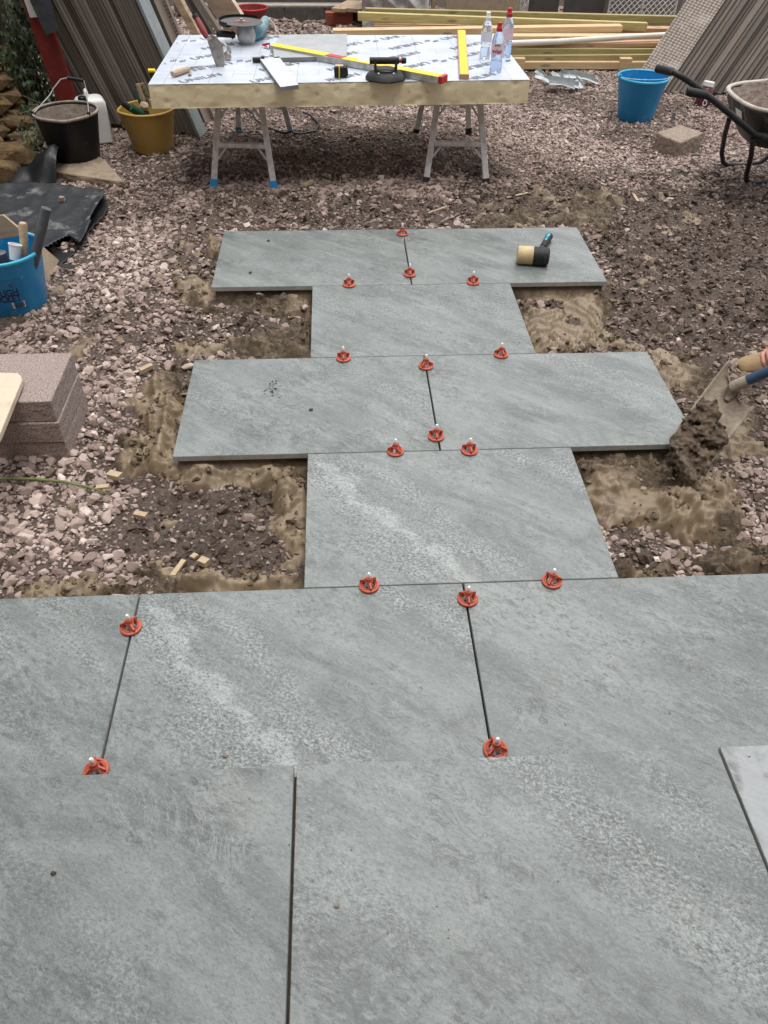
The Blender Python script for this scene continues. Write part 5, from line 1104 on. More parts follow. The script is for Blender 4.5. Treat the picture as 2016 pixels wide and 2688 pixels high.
# ------------------------------------------------------------------ small debris on the ground
def stick(label, a, b, w_, h_, mat='wood', cat='wood offcut', name='wood_offcut', z=-.06):
    A, B2 = at(*a, z), at(*b, z+.004); d = (B2-A).normalized(); n_ = Vector((-d.y, d.x, 0)).normalized(); L = (B2-A).length; mb = MB(); R = random.Random(a[0]); ks = 5; vs = []
    for k in range(ks+1):
        c_ = A+(B2-A)*k/ks; ww = w_*(.8+.4*R.random()) if L > .08 else w_
        for s_, zz in ((-1, 0), (1, 0), (1, h_), (-1, h_)): vs.append(c_+n_*s_*ww/2+Vector((0, 0, zz)))
    fs = [(i*4+k, i*4+(k+1) % 4, i*4+4+(k+1) % 4, i*4+4+k) for i in range(ks) for k in range(4)]+[(3, 2, 1, 0), tuple(ks*4+k for k in range(4))]
    return tag(mb.add(vs, fs).build(name, mat, bevel=.001), label, cat)
stick('long pale splinter of wood on the mortar edge behind the left front slab', (362, 1262), (398, 1213), .016, .010)
stick('stubby pale wood block near the mortar left of the second double row', (303, 805), (330, 793), .022, .016)
stick('small wood cube left of the muddy hollow', (292, 1243-130), (318, 1118), .02, .014)
stick('tiny square chip of pale wood above the long splinter', (415, 1202), (425, 1206), .02, .01)
stick('small wood block beside the long splinter, against the mortar', (433, 1215), (450, 1222), .024, .02)
stick('wood block on the gravel right of the block stack', (236, 1028), (262, 1034), .026, .018)
stick('small wood block on gravel below the left trestle', (656, 404), (675, 393), .024, .014)
stick('thin orange wood splinter on the dark soil right of the far slabs', (1368, 420), (1378, 436), .014, .006, 'wood')
stick('pale flake of wood on the gravel in front of the right trestle', (1095, 568-140), (1140, 425-8), .014, .005, 'wood')
stick('thin pale twig behind the far slabs', (925, 462), (965, 448), .01, .008, 'wood')
stick('pale yellow flake near the right side of the block stack', (208, 1060-5), (236, 1052), .018, .008)
o = MB(); ar = [at(x, y, -.058) for x, y in ((-60, 1030), (0, 1034), (80, 1035), (140, 1041), (190, 1052), (225, 1063), (238, 1068))]; o.tube(ar, [.006, .006, .0055, .005, .004, .003, .002], 8); tag(o.build('plant_stem', 'grass', smooth=True), 'long bent green plant stem lying on the gravel below the block stack', 'plant stem')
def shard(label, x, y, s, rz, asp=.45):
    c_ = at(x, y, -.068); R = random.Random(int(x+y)); n = 6; pts = []
    for k in range(n): a = 2*pi*k/n; pts.append(Vector((cos(a)*s*R.uniform(.7, 1.15), sin(a)*s*asp*R.uniform(.6, 1.2), 0)))
    tilt_ = RX(R.uniform(-.5, .1)) @ RY(R.uniform(-.35, .35)); Rz = RZ(rz); vs = [c_+Vector((0, 0, .030))+Rz @ (tilt_ @ p) for p in pts]; vs2 = [v-Vector((0, 0, .003)) for v in vs]
    mb = MB(); mb.add(vs+vs2, [tuple(range(n)), tuple(reversed(range(n, 2*n)))]+[(i, (i+1) % n, n+(i+1) % n, n+i) for i in range(n)])
    return tag(mb.build('plastic_shard', 'rubber'), label, 'plastic shard', 'black plastic shards on the gravel')
for (x, y, s, rz, lab) in ((1160, 262, .03, .4, 'black shard on the gravel right of the right trestle'), (1311, 301, .045, .2, 'black shard left of the single concrete block'), (1318, 250, .04, -.6, 'black shard touching the left side of the right blue bucket'),
        (1335, 280, .035, .9, 'black shard in front of the right blue bucket'), (1452, 262, .045, 1.1, 'black shard at the right foot of the right blue bucket'), (1516, 280, .04, -.5, 'black shard behind the single concrete block'), (1505, 262, .05, .1, 'flat black shard below the maroon labelled bottle'),
        (1558, 1190, .028, .6, 'black shard on the gravel below the fresh mortar heap'), (1524, 426, .06, .05, 'long black shard on the dark soil at the right'), (540, 372, .035, .3, 'black shard in the shade behind the left trestle'), (546, 350, .03, 0, 'small black shard under the worktable'),
        (1500, 345, .04, .4, 'black shard left of the wheelbarrow leg'), (150, 587, .055, -.2, 'curled black shard right of the left blue bucket'), (1182, 222, .05, 0, 'black shard under the right end of the board')): shard(lab, x, y, s, rz)
p = at(823, 384, -.07); tag(MB().hull([p+Vector(v)*.014 for v in ((-1.6, -1, 0), (1.2, -.8, 0), (1.6, 1, .3), (-1, .8, .9), (.4, 0, 1.2), (-.9, -.9, .8))]).build('litter_wrapper', 'white'), 'tiny scrap of white wrapper on the gravel under the board', 'litter')
# black hose/cable loop behind the left trestle
ar = [at(x, y, -.05) for x, y in ((520, 225), (545, 245), (552, 258), (575, 275), (610, 286), (650, 289), (680, 283), (690, 268), (672, 250), (650, 240))]; sm_ = []
for i in range(len(ar)-1):
    for k in range(4): sm_.append(ar[i].lerp(ar[i+1], k/4))
o = MB().tube(sm_, .007, 8); tag(o.build('extension_cable', 'cable', smooth=True), 'black extension cable looped on the gravel behind the left trestle', 'cable')

# ------------------------------------------------------------------ leaning boards, left pile
def board(name, base, d, w_, th, L, mat, wdir, parent=None, label=None, cat=None, group=None, bev=.002, grooves=False, mats=None):
    """base = bottom corner; d = unit direction up the board; wdir = unit width direction; thickness = d x wdir"""
    n_ = d.cross(wdir).normalized(); mb = MB(); lo = [base, base+wdir*w_, base+wdir*w_+n_*th, base+n_*th]; mb.hexa(lo, [v+d*L for v in lo])
    if grooves:   # dark slots along the narrow edge
        for f in (.5,): mb.hexa([base-wdir*.0012+n_*th*(f-.05), base+wdir*.0+n_*th*(f-.05), base+n_*th*(f+.05), base-wdir*.0012+n_*th*(f+.05)], [v+d*L*.999 for v in (base-wdir*.0012+n_*th*(f-.05), base+wdir*.0+n_*th*(f-.05), base+n_*th*(f+.05), base-wdir*.0012+n_*th*(f+.05))], 1)
    o = mb.build(name, mats or mat, parent, bevel=bev)
    if label: tag(o, label, cat, group)
    return o
def slope(base, px, py, th):
    n_ = np.array([-sin(th), cos(th), 0]); d_ = ray(px, py); b_ = np.array(base); k = ((b_-CP)@n_)/(d_@n_); q = CP+k*d_; v = q-b_; return Vector(v/np.linalg.norm(v))
M['groove'] = pm('board_groove', (.03, .025, .022), None, 10, .9)
th = radians(168); gp = 'composite deck boards leaning in the left pile'
end = at(426, 295); start = at(198, 274); dL = slope(end, 294, 0, th); wd = Vector((sin(th), -cos(th), 0)); wd = Vector((-sin(th)*-1, cos(th)*-1, 0)).normalized()
if wd.y < 0: wd = -wd
N = 24; Rn = random.Random(8)
words = ['first', 'second', 'third', 'fourth', 'fifth', 'sixth', 'seventh', 'eighth', 'ninth', 'tenth', 'eleventh', 'twelfth', 'thirteenth', 'fourteenth', 'fifteenth', 'sixteenth', 'seventeenth', 'eighteenth', 'nineteenth', 'twentieth', 'twenty-first', 'twenty-second', 'twenty-third', 'twenty-fourth', 'twenty-fifth', 'twenty-sixth']
for i in range(N):
    f = i/(N-.2); b_ = start.lerp(end, f); b_ = b_+Vector((0, Rn.uniform(0, .03), 0)); b_.z = GZ+Rn.uniform(0, .02)+(.03 if i < 8 else 0); d2 = (dL+Vector((Rn.uniform(-.006, .006)-.03*(1-f), 0, 0))).normalized()
    board('deck_board', b_, d2, .14, .028+.003*Rn.random(), 2.3+Rn.uniform(-.04, .04), None, wd, None, 'leaning grey-brown deck board, %s from the left in the left pile' % words[i], 'deck board', gp, grooves=True, mats=[('deck', 'deck2', 'deck', 'deckdark', 'deck2')[(i*7) % 5], 'groove'])
b_ = at(431, 296); board('deck_board', b_+Vector((.008, -.02, 0)), dL, .14, .02, 2.3, 'deckblue', wd, None, 'smooth blue-grey board leaning at the right side of the left deck pile', 'board', None)
# dimpled decking board of left pile, with a dark one beneath it
def dimple_mat():
    m, tt, b = new_mat('dimpled_decking'); B = NB(tt); tc = B.n('ShaderNodeTexCoord').outputs['UV']
    vo = B.n('ShaderNodeTexVoronoi', feature='F1'); vo.inputs['Scale'].default_value = 1.0; vo.inputs['Randomness'].default_value = .12; B.lk(tc, vo.inputs['Vector']); d = vo.outputs['Distance']
    n = B.noise(B.n('ShaderNodeTexCoord').outputs['Object'], 8, 6, .7)
    c = B.mix(B.ramp(d, [(.2, 0.0), (.5, 1.0)]), (.40, .33, .27), (.13, .1, .08)); c = B.mix(B.ramp(n, [(.5, 0.0), (.72, .75)]), c, (.46, .42, .38))
    B.lk(c, b.inputs['Base Color']); b.inputs['Roughness'].default_value = .6; B.bump(B.math('SUBTRACT', 1.0, d), .8, .004, b); return m
M['dimple'] = dimple_mat()
def uvboard(o, sx, sy):
    me = o.data; uv = me.uv_layers.new(name='UVMap')
    for p in me.polygons:
        vs = [me.vertices[i].co for i in p.vertices]; e = [(vs[(i+1) % len(vs)]-vs[i]) for i in range(len(vs))]; l = max(e, key=lambda v: v.length); u_ = l.normalized(); v_ = p.normal.cross(u_).normalized()
        for li_ in p.loop_indices: c_ = me.vertices[me.loops[li_].vertex_index].co; uv.data[li_].uv = (c_.dot(u_)/sx, c_.dot(v_)/sy)
    return o
th2 = radians(150); b0 = at(463, 262); d2 = slope(b0, 363, 0, th2) if False else None
b0 = at(470, 262); dd = slope(b0, 362, 0, radians(158)); wd2 = Vector((sin(radians(158))*.0, 0, 0)); th2 = radians(158); wd2 = Vector((-sin(th2), cos(th2), 0)); wd2 = wd2 if wd2.y > 0 else -wd2
def dimple_board(base, d, wdir, w_, L, label, th=.022):
    o = board('deck_board', base, d, w_, th, L, None, wdir, None, label, 'deck board', None, bev=0, mats=['dimple']); uvboard(o, .021, .029); 
    me = o.data; me.materials.append(M['deck']); nn = d.cross(wdir).normalized()
    for p in me.polygons:
        if abs(p.normal.dot(nn)) < .7: p.material_index = 1
    return o
n_ = dd.cross(wd2).normalized()
dimple_board(b0+n_*0, dd, (wd2+Vector((-1.9, .0, 0))).normalized(), .19, 2.3, 'dimple-faced deck board leaning left beside the timber plank, in the left pile')
for k in range(1): board('deck_board', at(446-k*9, 270+k*2)-n_*0, dd, .14, .022, 2.3, None, wd2, None, 'deck board %s under the dimpled board of the left pile' % ('directly', 'second', 'third')[k], 'deck board', None, grooves=True, mats=['deck', 'groove'])
# red plank, slate sheet, white foam
rb = at(147, 288); rdir = slope(rb, 47, 0, radians(172)); rw = (at(193, 288)-rb).normalized(); o = board('red_plank', rb, rdir, .145, .02, 2.0, 'red', (rw+Vector((0, -.25, 0))).normalized(), None, 'faded red painted plank leaning left against the ivy fence', 'plank'); 
def leaf_on(name, label, cat, pts, off, mat, th=.008):
    # flat sheet lying in the red plank's plane, in front of it
    n_ = rdir.cross((rw+Vector((0, -.25, 0))).normalized()).normalized(); n_ = n_ if n_.y < 0 else -n_; q0 = np.array(rb+n_*off); nn = np.array(n_); vs = []
    for x, y in pts: d_ = ray(x, y); k = ((q0-CP)@nn)/(d_@nn); vs.append(Vector(CP+k*d_))
    bk = [v-n_*th for v in vs]; k = len(vs); mb = MB(); mb.add(vs+bk, [tuple(range(k)), tuple(reversed(range(k, 2*k)))]+[(i, (i+1) % k, k+(i+1) % k, k+i) for i in range(k)]); return tag(mb.build(name, mat), label, cat)
leaf_on('slate_sheet', 'dark slate coloured sheet leaning over the top of the red plank', 'sheet', [(125, 66), (99, 77), (64, 0), (52, -40), (95, -40), (107, 0)], .035, 'slate')
leaf_on('foam_sheet', 'white foam sheet behind the dark sheet at the top of the red plank', 'foam sheet', [(81, 37), (65, 38), (52, 0), (42, -30), (62, -30), (68, 0)], .018, 'white')
# planks right of the dimpled board
def lean(name, label, cat, blp, top, th_deg, w_, t_, L, mat, extra=(0, 0, 0)):
    b_ = at(*blp); th_ = radians(th_deg); d = slope(b_, *top, th_); wd_ = Vector((-sin(th_), cos(th_), 0)); wd_ = wd_ if wd_.y > 0 else -wd_
    return board(name, b_, d, w_, t_, L, mat, (wd_+Vector(extra)).normalized(), None, label, cat)
lean('timber_plank', 'orange-brown timber plank leaning between the dimpled board and dark boards', 'plank', (520, 235), (390, 0), 158, .12, .05, 2.1, 'woodr', (-.4, 0, 0))
lean('dark_board', 'dark brown board leaning just right of the orange-brown plank', 'board', (545, 215), (415, 0), 158, .12, .03, 2.1, 'fence', (-.4, 0, 0))
lean('dark_board', 'second dark brown board leaning left of the wide scaffold board', 'board', (560, 200), (432, 0), 158, .12, .03, 2.1, 'deck', (-.4, 0, 0))
lean('scaffold_board', 'wide pale scaffold board leaning left behind the angle grinder', 'scaffold board', (625, 185), (508, 0), 158, .27, .035, 2.1, 'scaffp', (-2.0, 0, 0))

# ------------------------------------------------------------------ fence, post, ivy and stone wall at left
t = thing('fence', 'dark boarded fence at the left behind the leaning boards', 'fence', (-3.0, 5, GZ))
mb = MB()
for k in range(30): mb.box((-3.02+.01*(k % 2), 2.6+k*.16, .75), (.02, .155, 1.75))
mb.build('fence_boards', 'fence', t); MB().box((-2.98, 5, 1.3), (.04, 4.8, .09)).build('rail', 'fence', t); MB().box((-2.98, 5, .4), (.04, 4.8, .09)).build('rail', 'fence', t)
pb, pt = at(84, 234), aty(24, 0, at(84, 234).y); pd = (pt-pb).normalized(); o = board('fence_post', pb-Vector((.05, 0, .02)), pd, .07, .07, 1.6, 'bark', Vector((0, 1, 0))); tag(o, 'weathered grey post leaning left among the ivy', 'post')
pb2 = at(50, 236); pt2 = aty(2, 30, pb2.y); o = board('fence_post', pb2-Vector((.03, 0, .02)), (pt2-pb2).normalized(), .09, .03, 1.5, 'bark', Vector((0, 1, 0))); tag(o, 'darker flat post left of the leaning grey post, half covered by ivy', 'post')
t = thing('ivy', 'ivy climbing the fence and posts at the top left', 'plant', (-2.55, 4.7, GZ)); R = random.Random(12); lf = MB(); stv = MB()
def leaf(mb, p, s, nrm):
    nrm = Vector(nrm).normalized(); u = nrm.cross(Vector((R.uniform(-.4, .4), R.uniform(-.3, .3), 1))).normalized(); v = nrm.cross(u)
    if v.z > 0: v = -v
    sh = [(0, -.35), (.35, -.55), (.6, -.2), (.42, .05), (.3, .35), (0, 1), (-.3, .35), (-.42, .05), (-.6, -.2), (-.35, -.55)]; ps = [p+u*a*s+v*b_*s+nrm*(-.18*s*abs(a)) for a, b_ in sh]; mb.add([p]+ps, [(0, i+1, (i+1) % 10+1) for i in range(10)])
for br in range(26):
    y0 = R.uniform(-40, 180); x0 = R.uniform(10, 40+y0*.3); Yd = at(60, 236).y-R.uniform(.02, .35); p = aty(x0, y0, Yd); pts = [p]
    for k in range(9): p = p+Vector((R.uniform(-.03, .04), R.uniform(-.02, .02), -R.uniform(.02, .07))); pts.append(p)
    pts = [q for q in pts if q.z > -.05]
    if len(pts) < 3: continue
    stv.tube(pts, .003, 5)
    for q in pts:
        for _ in range(4): leaf(lf, q+Vector((R.uniform(-.04, .04), R.uniform(-.05, .02), R.uniform(-.03, .03))), R.uniform(.014, .032), (R.uniform(-.6, .6), -1, R.uniform(0, .9)))
for k in range(420):
    y0 = R.uniform(-30, 250); x0 = R.gauss(42+y0*.16, 15)
    if x0 > 42+y0*.34: continue
    Yd = at(60, 236).y-R.uniform(.0, .3); leaf(lf, aty(x0, y0, Yd), R.uniform(.012, .03), (R.uniform(-.6, .6), -1, R.uniform(0, .9)))
for k in range(140):
    x0, y0 = R.uniform(40, 92), R.uniform(225, 275); leaf(lf, aty(x0, y0, 4.35-R.uniform(0, .3)), R.uniform(.012, .026), (R.uniform(-.6, .6), -1, R.uniform(0, 1.2)))
lf.build('leaves', 'ivy', t); stv.build('stems', 'vine', t, smooth=True)
# rubble stone wall: stones are the pattern of one wall
mb = MB(); R = random.Random(21)
for j in range(7):
    for k in range(6):
        z_ = -.06+j*.088; y_ = 3.62+k*.2+R.uniform(-.02, .02)+j*.03; x_ = -2.48+.05*R.random()-.035*j-(.06 if k > 3 else 0); sx, sy, sz = .16, .095+R.uniform(-.012, .012), .042
        if j > 3 and k < 1: continue
        mb.hull([Vector((x_-.08+a*sx*R.uniform(.85, 1.05)*.9, y_+b_*sy*R.uniform(.8, 1.0), z_+c_*sz*R.uniform(.8, 1.0))) for a in (-1, 1) for b_ in (-1, 1) for c_ in (-1, 1)]+[Vector((x_+sx*.8, y_, z_+.01)), Vector((x_, y_-sy*1.03, z_))])
tag(mb.build('stone_wall', 'stone', bevel=.006), 'crumbling tan stone wall with mossy blocks at the left edge', 'wall')
for (x, y, z_, s, lab) in ((10, 335, .0, .15, 'largest tumbled tan rock below the stone wall, above the membrane'), (58, 300, .02, .09, 'tan rock leaning against the foot of the stone wall'), (-20, 372, -.03, .15, 'tan rock cut off by the left edge beside the crumpled plastic'),
        (84, 292, .0, .06, 'small rounded rock left of the black bucket among weeds'), (40, 266, .06, .08, 'upper tumbled rock resting on the others by the wall'), (100, 268, -.02, .05, 'smallest tan rock right of the weeds, behind the black bucket')):
    p = at(x, y, z_); mb = MB(); mb.hull([p+Vector((R.uniform(.6, 1)*a*s*1.2, R.uniform(.6, 1)*b_*s*.7, R.uniform(.6, 1)*c_*s*.45)) for a in (-1, 1) for b_ in (-1, 1) for c_ in (-1, 1)]+[p+Vector((0, -s*.8, 0)), p+Vector((s*1.3, 0, 0))]); tag(mb.build('rock', 'stone', bevel=.012), lab, 'rock')
t = thing('weeds', 'dry weeds and small plants among the tumbled stones', 'plant', at(80, 290, 0)); lf = MB()
for k in range(260):
    x0, y0 = R.gauss(75, 22), R.gauss(275, 22); leaf(lf, at(x0, y0, R.uniform(0, .12)), R.uniform(.008, .018), (R.uniform(-.8, .8), -1, R.uniform(0, 1.5)))
lf.build('leaves', 'ivy', t); sv = MB()
for k in range(40):
    p = at(R.gauss(85, 25), R.gauss(285, 20), -.02); sv.tube([p, p+Vector((R.uniform(-.08, .08), R.uniform(-.06, .06), R.uniform(.04, .14))), p+Vector((R.uniform(-.16, .16), R.uniform(-.06, .06), R.uniform(.02, .16)))], .002, 4)
sv.build('stems', 'vine', t)

# ------------------------------------------------------------------ right deck pile
gp = 'composite deck boards leaning in the right pile'; thr = radians(35); b0 = at(1431, 206); dR = slope(b0, 1569, 0, thr); wR = Vector((-sin(thr), cos(thr), 0))
dimple_board(b0, dR, (wR+Vector((-.55, 0, 0))).normalized(), .27, 2.2, 'wide dimple-faced deck board at the front of the right pile')
n_ = dR.cross(wR).normalized(); n_ = n_ if n_.x > 0 else -n_
for k in range(21):
    bb = b0+Vector((.012+.04*(k+1), Rn.uniform(-.02, .02)-.004*k, Rn.uniform(0, .015))); d2 = (dR+Vector((.002*k*.3, 0, 0))+Vector((Rn.uniform(-.006, .006), 0, 0))).normalized()
    board('deck_board', bb, d2, .14, .022+.002*Rn.random(), 2.2+Rn.uniform(-.05, .05), None, wR, None, 'leaning brown deck board, %s to the right of the dimpled board in the right pile' % words[k], 'deck board', gp, grooves=True, mats=[('deckdark', 'deckdark', 'deck', 'deckdark', 'deck')[(k*7) % 5], 'groove'])

# ------------------------------------------------------------------ timber stack
def beam(label, l, r, Y0, Y1, h, dp, mat, name='timber_beam', cat='timber', group='timbers stacked behind the worktable', top=None):
    A, B2 = aty(*l, Y0), aty(*r, Y1); d = (B2-A); dn_ = d.normalized(); y_ = Vector((0, 1, 0)); z_ = Vector((0, 0, 1)); mb = MB()
    lo = [A-z_*h, B2-z_*h, B2-z_*h+y_*dp, A-z_*h+y_*dp]; mb.hexa(lo, [v+z_*h for v in lo]); return tag(mb.build(name, mat, bevel=.003), label, cat, group)
#           label                                              top front edge left, right
beam('lowest front pine timber on the pallet', (1095, 134), (1400, 134), 5.72, 5.72, .055, .1, 'pine')
beam('olive treated timber just above the lowest pine one', (1085, 121), (1425, 118), 5.76, 5.76, .05, .1, 'treat')
beam('dark olive treated timber in shade below the pipe', (1075, 105), (1430, 106), 5.80, 5.80, .058, .1, 'treat')
beam('pinkish timber with a pale top, directly under the white pipe', (1070, 98), (1445, 92), 5.84, 5.84, .03, .12, 'pinepink')
beam('pale timber resting behind the white pipe', (1060, 78), (1475, 78), 5.98, 5.98, .045, .11, 'pine')
beam('short-ended pine timber whose left end sits above the porcelain offcut', (719, 66), (1346, 56), 6.1, 6.1, .05, .1, 'pine')
beam('pinkish timber between the pale yellow and pine ones', (808, 55), (1480, 62), 6.25, 6.25, .05, .1, 'pinepink')
beam('thin pale treated timber under the yellow-topped one', (808, 45), (1440, 68), 6.34, 6.34, .045, .08, 'treaty')
beam('long yellow-topped treated timber with an angled right end', (773, 27), (1400, 50), 6.28, 6.18, .062, .05, 'treaty')
beam('farthest long olive timber at the top of the stack', (789, 18), (1480, 36), 6.5, 6.5, .06, .05, 'treat')
beam('olive timber lying behind the farthest pale one', (900, 32), (1490, 46), 6.62, 6.62, .1, .06, 'treat')
for (x, lab) in ((1350, 'pallet block under the right end of the timber stack'), (1120, 'pallet block under the left end of the timber stack')):
    p = at(x, 157, -.085); mb = MB(); mb.box((p.x, p.y+.1, -.085+.05), (.1, .16, .1)); tag(mb.build('pallet_block', 'pine', bevel=.003), lab, 'pallet block')
mb = MB(); c_ = at(1240, 150); mb.box((c_.x, 6.25, -.0), (1.5, .9, .02)); tag(mb.build('pallet_deck', 'scaff'), 'pallet boards supporting the timber stack', 'pallet')
MB_ = MB()
for k, (x, Y) in enumerate(((1150, 6.0), (1300, 6.0))):
    p = aty(x, 110, Y); mb = MB(); mb.box((p.x, 6.25, .03), (.08, .6, .035)); tag(mb.build('timber_bearer', 'fence'), '%s cross bearer hidden inside the timber stack' % ('left', 'right')[k], 'timber')
A, B2 = aty(1060, 95, 5.8), aty(1475, 74, 5.9); o = MB(); o.tube([A, A.lerp(B2, .35)+Vector((0, 0, -.008)), A.lerp(B2, .7), B2], .022, 20); tag(o.build('plastic_pipe', 'pipe', smooth=True), 'white plastic pipe lying along the timber stack', 'pipe')

# metal offcuts
t = thing('metal_offcut_heap', 'heap of bent galvanised metal offcuts right of the worktable', 'metal offcuts', at(1195, 178)); 
R = random.Random(31)
for (x0, y0, x1, y1, w_, tw) in ((1160, 150, 1185, 175, .03, .6), (1188, 160, 1210, 178, .05, -.5), (1175, 172, 1250, 186, .05, .15), (1215, 160, 1285, 172, .05, .3), (1212, 152, 1240, 185, .05, .9), (1230, 158, 1262, 188, .03, .4), (1185, 180, 1240, 190, .035, 0), (1155, 168, 1200, 190, .04, -.3), (1240, 165, 1290, 178, .03, .2)):
    a, b_ = at(x0, y0, -.03+R.uniform(0, .04)), at(x1, y1, -.055); d = (b_-a).normalized(); n_ = Vector((-d.y, d.x, 0)).normalized(); z_ = Vector((0, 0, 1)); mb = MB(); vs = []
    m_ = (a+b_)/2+z_*.012
    for p in (a, m_, b_):
        c1 = n_*cos(tw)*w_+z_*sin(tw)*w_; c2_ = n_*cos(tw+1.2)*w_*.6+z_*sin(tw+1.2)*w_*.6; vs += [p-c1, p, p+c2_]
    mb.add(vs, [(0, 1, 4, 3), (1, 2, 5, 4), (3, 4, 7, 6), (4, 5, 8, 7)]); mb.build('metal_strip', 'galv', t, solid=.002)

# ------------------------------------------------------------------ background along the top edge
t = thing('low_block_wall', 'low grey block wall behind the worktable with a pale mortar bed on top', 'wall', (-.7, 7.7, GZ))
xL, xR = aty(440, 40, 7.62).x, aty(790, 40, 7.62).x; zb = aty(690, 12, 7.62).z; L = (xR-xL)/4
for k in range(4): MB().box((xL+L*(k+.5), 7.72, (zb-.02+GZ-.05)/2), (L-.012, .2, zb-.02-GZ+.05)).build('block', 'greywall', t, bevel=.004)
MB().box(((xL+xR)/2, 7.725, (zb-.03+GZ-.05)/2), (xR-xL-.01, .17, zb-.03-GZ+.05)).build('mortar_joint', 'joint', t); MB().box(((xL+xR)/2, 7.72, zb-.009), (xR-xL, .2, .02)).build('mortar_bed', 'joint', t, bevel=.004)
MB().box(((xL+xR)/2, 7.86, zb+.03), (xR-xL+.6, .2, .24)).build('upper_course', 'greywall', t, bevel=.004)
mb = MB(); mb.box((.2, 9.2, .9), (9, .25, 2.2)); tag(mb.build('house_wall', 'housebrick'), 'rendered brick wall far behind the timber stack', 'wall')
# red bucket behind grinder
c_ = at(538, 62); c_ = Vector((c_.x+.05, 7.15, GZ)); bucket('builders_bucket', 'red bucket behind the angle grinder, near the low block wall', c_, .1, .15, .2, 'red', 'redp', None, None, None, fill=(.1, 'crust', False))
# two scaffold boards on red bricks
for k, (x0, x1, lab) in enumerate(((716, 746, 'left one of the two plank ends resting on red brick'), (748, 780, 'right one of the two plank ends resting on red brick'))):
    a, b_ = aty(x0, 17, 7.35), aty(x1, 19, 7.35); mb = MB(); d = Vector((.45, 1.1, 0)); z_ = Vector((0, 0, .035)); lo = [a-z_, b_-z_, b_-z_+d, a-z_+d]; mb.hexa(lo, [v+z_ for v in lo]); tag(mb.build('scaffold_board', 'scaff', bevel=.004), lab, 'scaffold board', 'plank ends on brick')
a = aty(705, 27, 7.4); b_ = aty(760, 31, 7.4); mb = MB(); mb.box(((a.x+b_.x)/2, 7.46, (a.z+GZ)/2), (b_.x-a.x+.02, .1, a.z-GZ-.01)); 
for k in range(9): mb.box((a.x+.02+k*.028, 7.405, a.z-.03), (.012, .004, .012))
tag(mb.build('red_brick', 'brick', bevel=.003), 'red bricks propping the two plank ends', 'brick')
# polythene wrapped pack, boards, trellis
def panel(name, label, cat, x0, x1, Y, ztop, mat, dp=.03, th=0):
    a, b_ = aty(x0, 20, Y), aty(x1, 20, Y); mb = MB(); mb.box(((a.x+b_.x)/2, Y+dp/2, (ztop+GZ)/2), (b_.x-a.x, dp, ztop-GZ)); return tag(mb.build(name, mat, bevel=.003), label, cat)
m, tt, b = new_mat('polythene'); b.inputs['Base Color'].default_value = (.62, .62, .64, 1); b.inputs['Roughness'].default_value = .28; b.inputs['Alpha'].default_value = .85; M['poly'] = m; B = NB(tt)
B.lk(B.ramp(B.noise(B.n('ShaderNodeTexCoord').outputs['Object'], 9, 6, .7, 1.5), [(.35, (.36, .34, .33)), (.6, (.66, .66, .68))]), b.inputs['Base Color'])
a, b_ = aty(782, 20, 7.0), aty(925, 20, 7.0); mb = MB(); xs = np.linspace(a.x, b_.x, 46); zs = np.linspace(GZ, .55, 30); X, Z = np.meshgrid(xs, zs)
Yy = 7.0+.05*(fbm(X, Z, 4, 7, 3)-.5)*2+.03*np.sin((X+Z*.4+fbm(X, Z, 3, 3)*.5)*34); co = np.stack([X, Yy, Z], -1).reshape(-1, 3); I = np.arange(46*30).reshape(30, 46); qd = np.stack([I[:-1, :-1], I[:-1, 1:], I[1:, 1:], I[1:, :-1]], -1).reshape(-1, 4)
o = link('polythene_sheet', raw_mesh('polythene_sheet', co, qd), 'poly'); tag(o, 'crinkled clear polythene wrapping hanging behind the timber stack', 'plastic sheet')
panel('wrapped_pack', 'pack of boards inside the crinkled polythene', 'pack', 786, 921, 7.12, .5, 'card', .5)
panel('chipboard_sheet', 'plain tan chipboard sheet standing behind the timbers', 'board', 962, 1122, 7.3, .6, 'card')
panel('timber_upright', 'thin brown upright left of the tan chipboard sheet', 'timber', 932, 940, 7.25, .6, 'woodr', .05)
panel('cement_sheet', 'left dark grey panel standing behind the timbers', 'panel', 1140, 1206, 7.4, .6, 'darkpanel')
panel('cement_sheet', 'right dark grey panel standing behind the timbers', 'panel', 1218, 1305, 7.38, .6, 'darkpanel')
def trellis(label, x0, x1, Y):
    a, b_ = aty(x0, 25, Y), aty(x1, 25, Y); t = thing('trellis_panel', label, 'trellis', ((a.x+b_.x)/2, Y, GZ)); W_ = b_.x-a.x; mb = MB(); z0, z1 = GZ, .6; st = .055
    n = int((W_+(z1-z0))/st)
    for k in range(n+1):
        for sg in (1, -1):
            u0 = k*st; p0_, p1_ = (u0, 0), (u0-(z1-z0), z1-z0)
            # clip to 0..W
            q0_ = p0_ if p0_[0] <= W_ else (W_, p0_[0]-W_); q1_ = p1_ if p1_[0] >= 0 else (0, p0_[0])
            if q1_[1] <= q0_[1]: continue
            f_ = (lambda u, v: Vector((a.x+u if sg > 0 else b_.x-u, Y+(.004 if sg > 0 else -.004), z0+v))); mb.tube([f_(*q0_), f_(*q1_)], .0045, 4)
    mb.build('lattice', 'alu', t); fm = MB()
    for x_ in (a.x, b_.x, (a.x+b_.x)/2): fm.box((x_, Y-.005, (z0+z1)/2), (.014, .02, z1-z0))
    fm.build('frame', 'alu', t)
trellis('narrow lattice panel between the chipboard and the dark panels', 1122, 1138, 7.35); trellis('wide metal lattice panel behind the timbers, left of the right deck pile', 1313, 1457, 7.3)
panel('back_panel', 'dark brown board behind the wide lattice panel', 'board', 1300, 1470, 7.6, .6, 'deck')
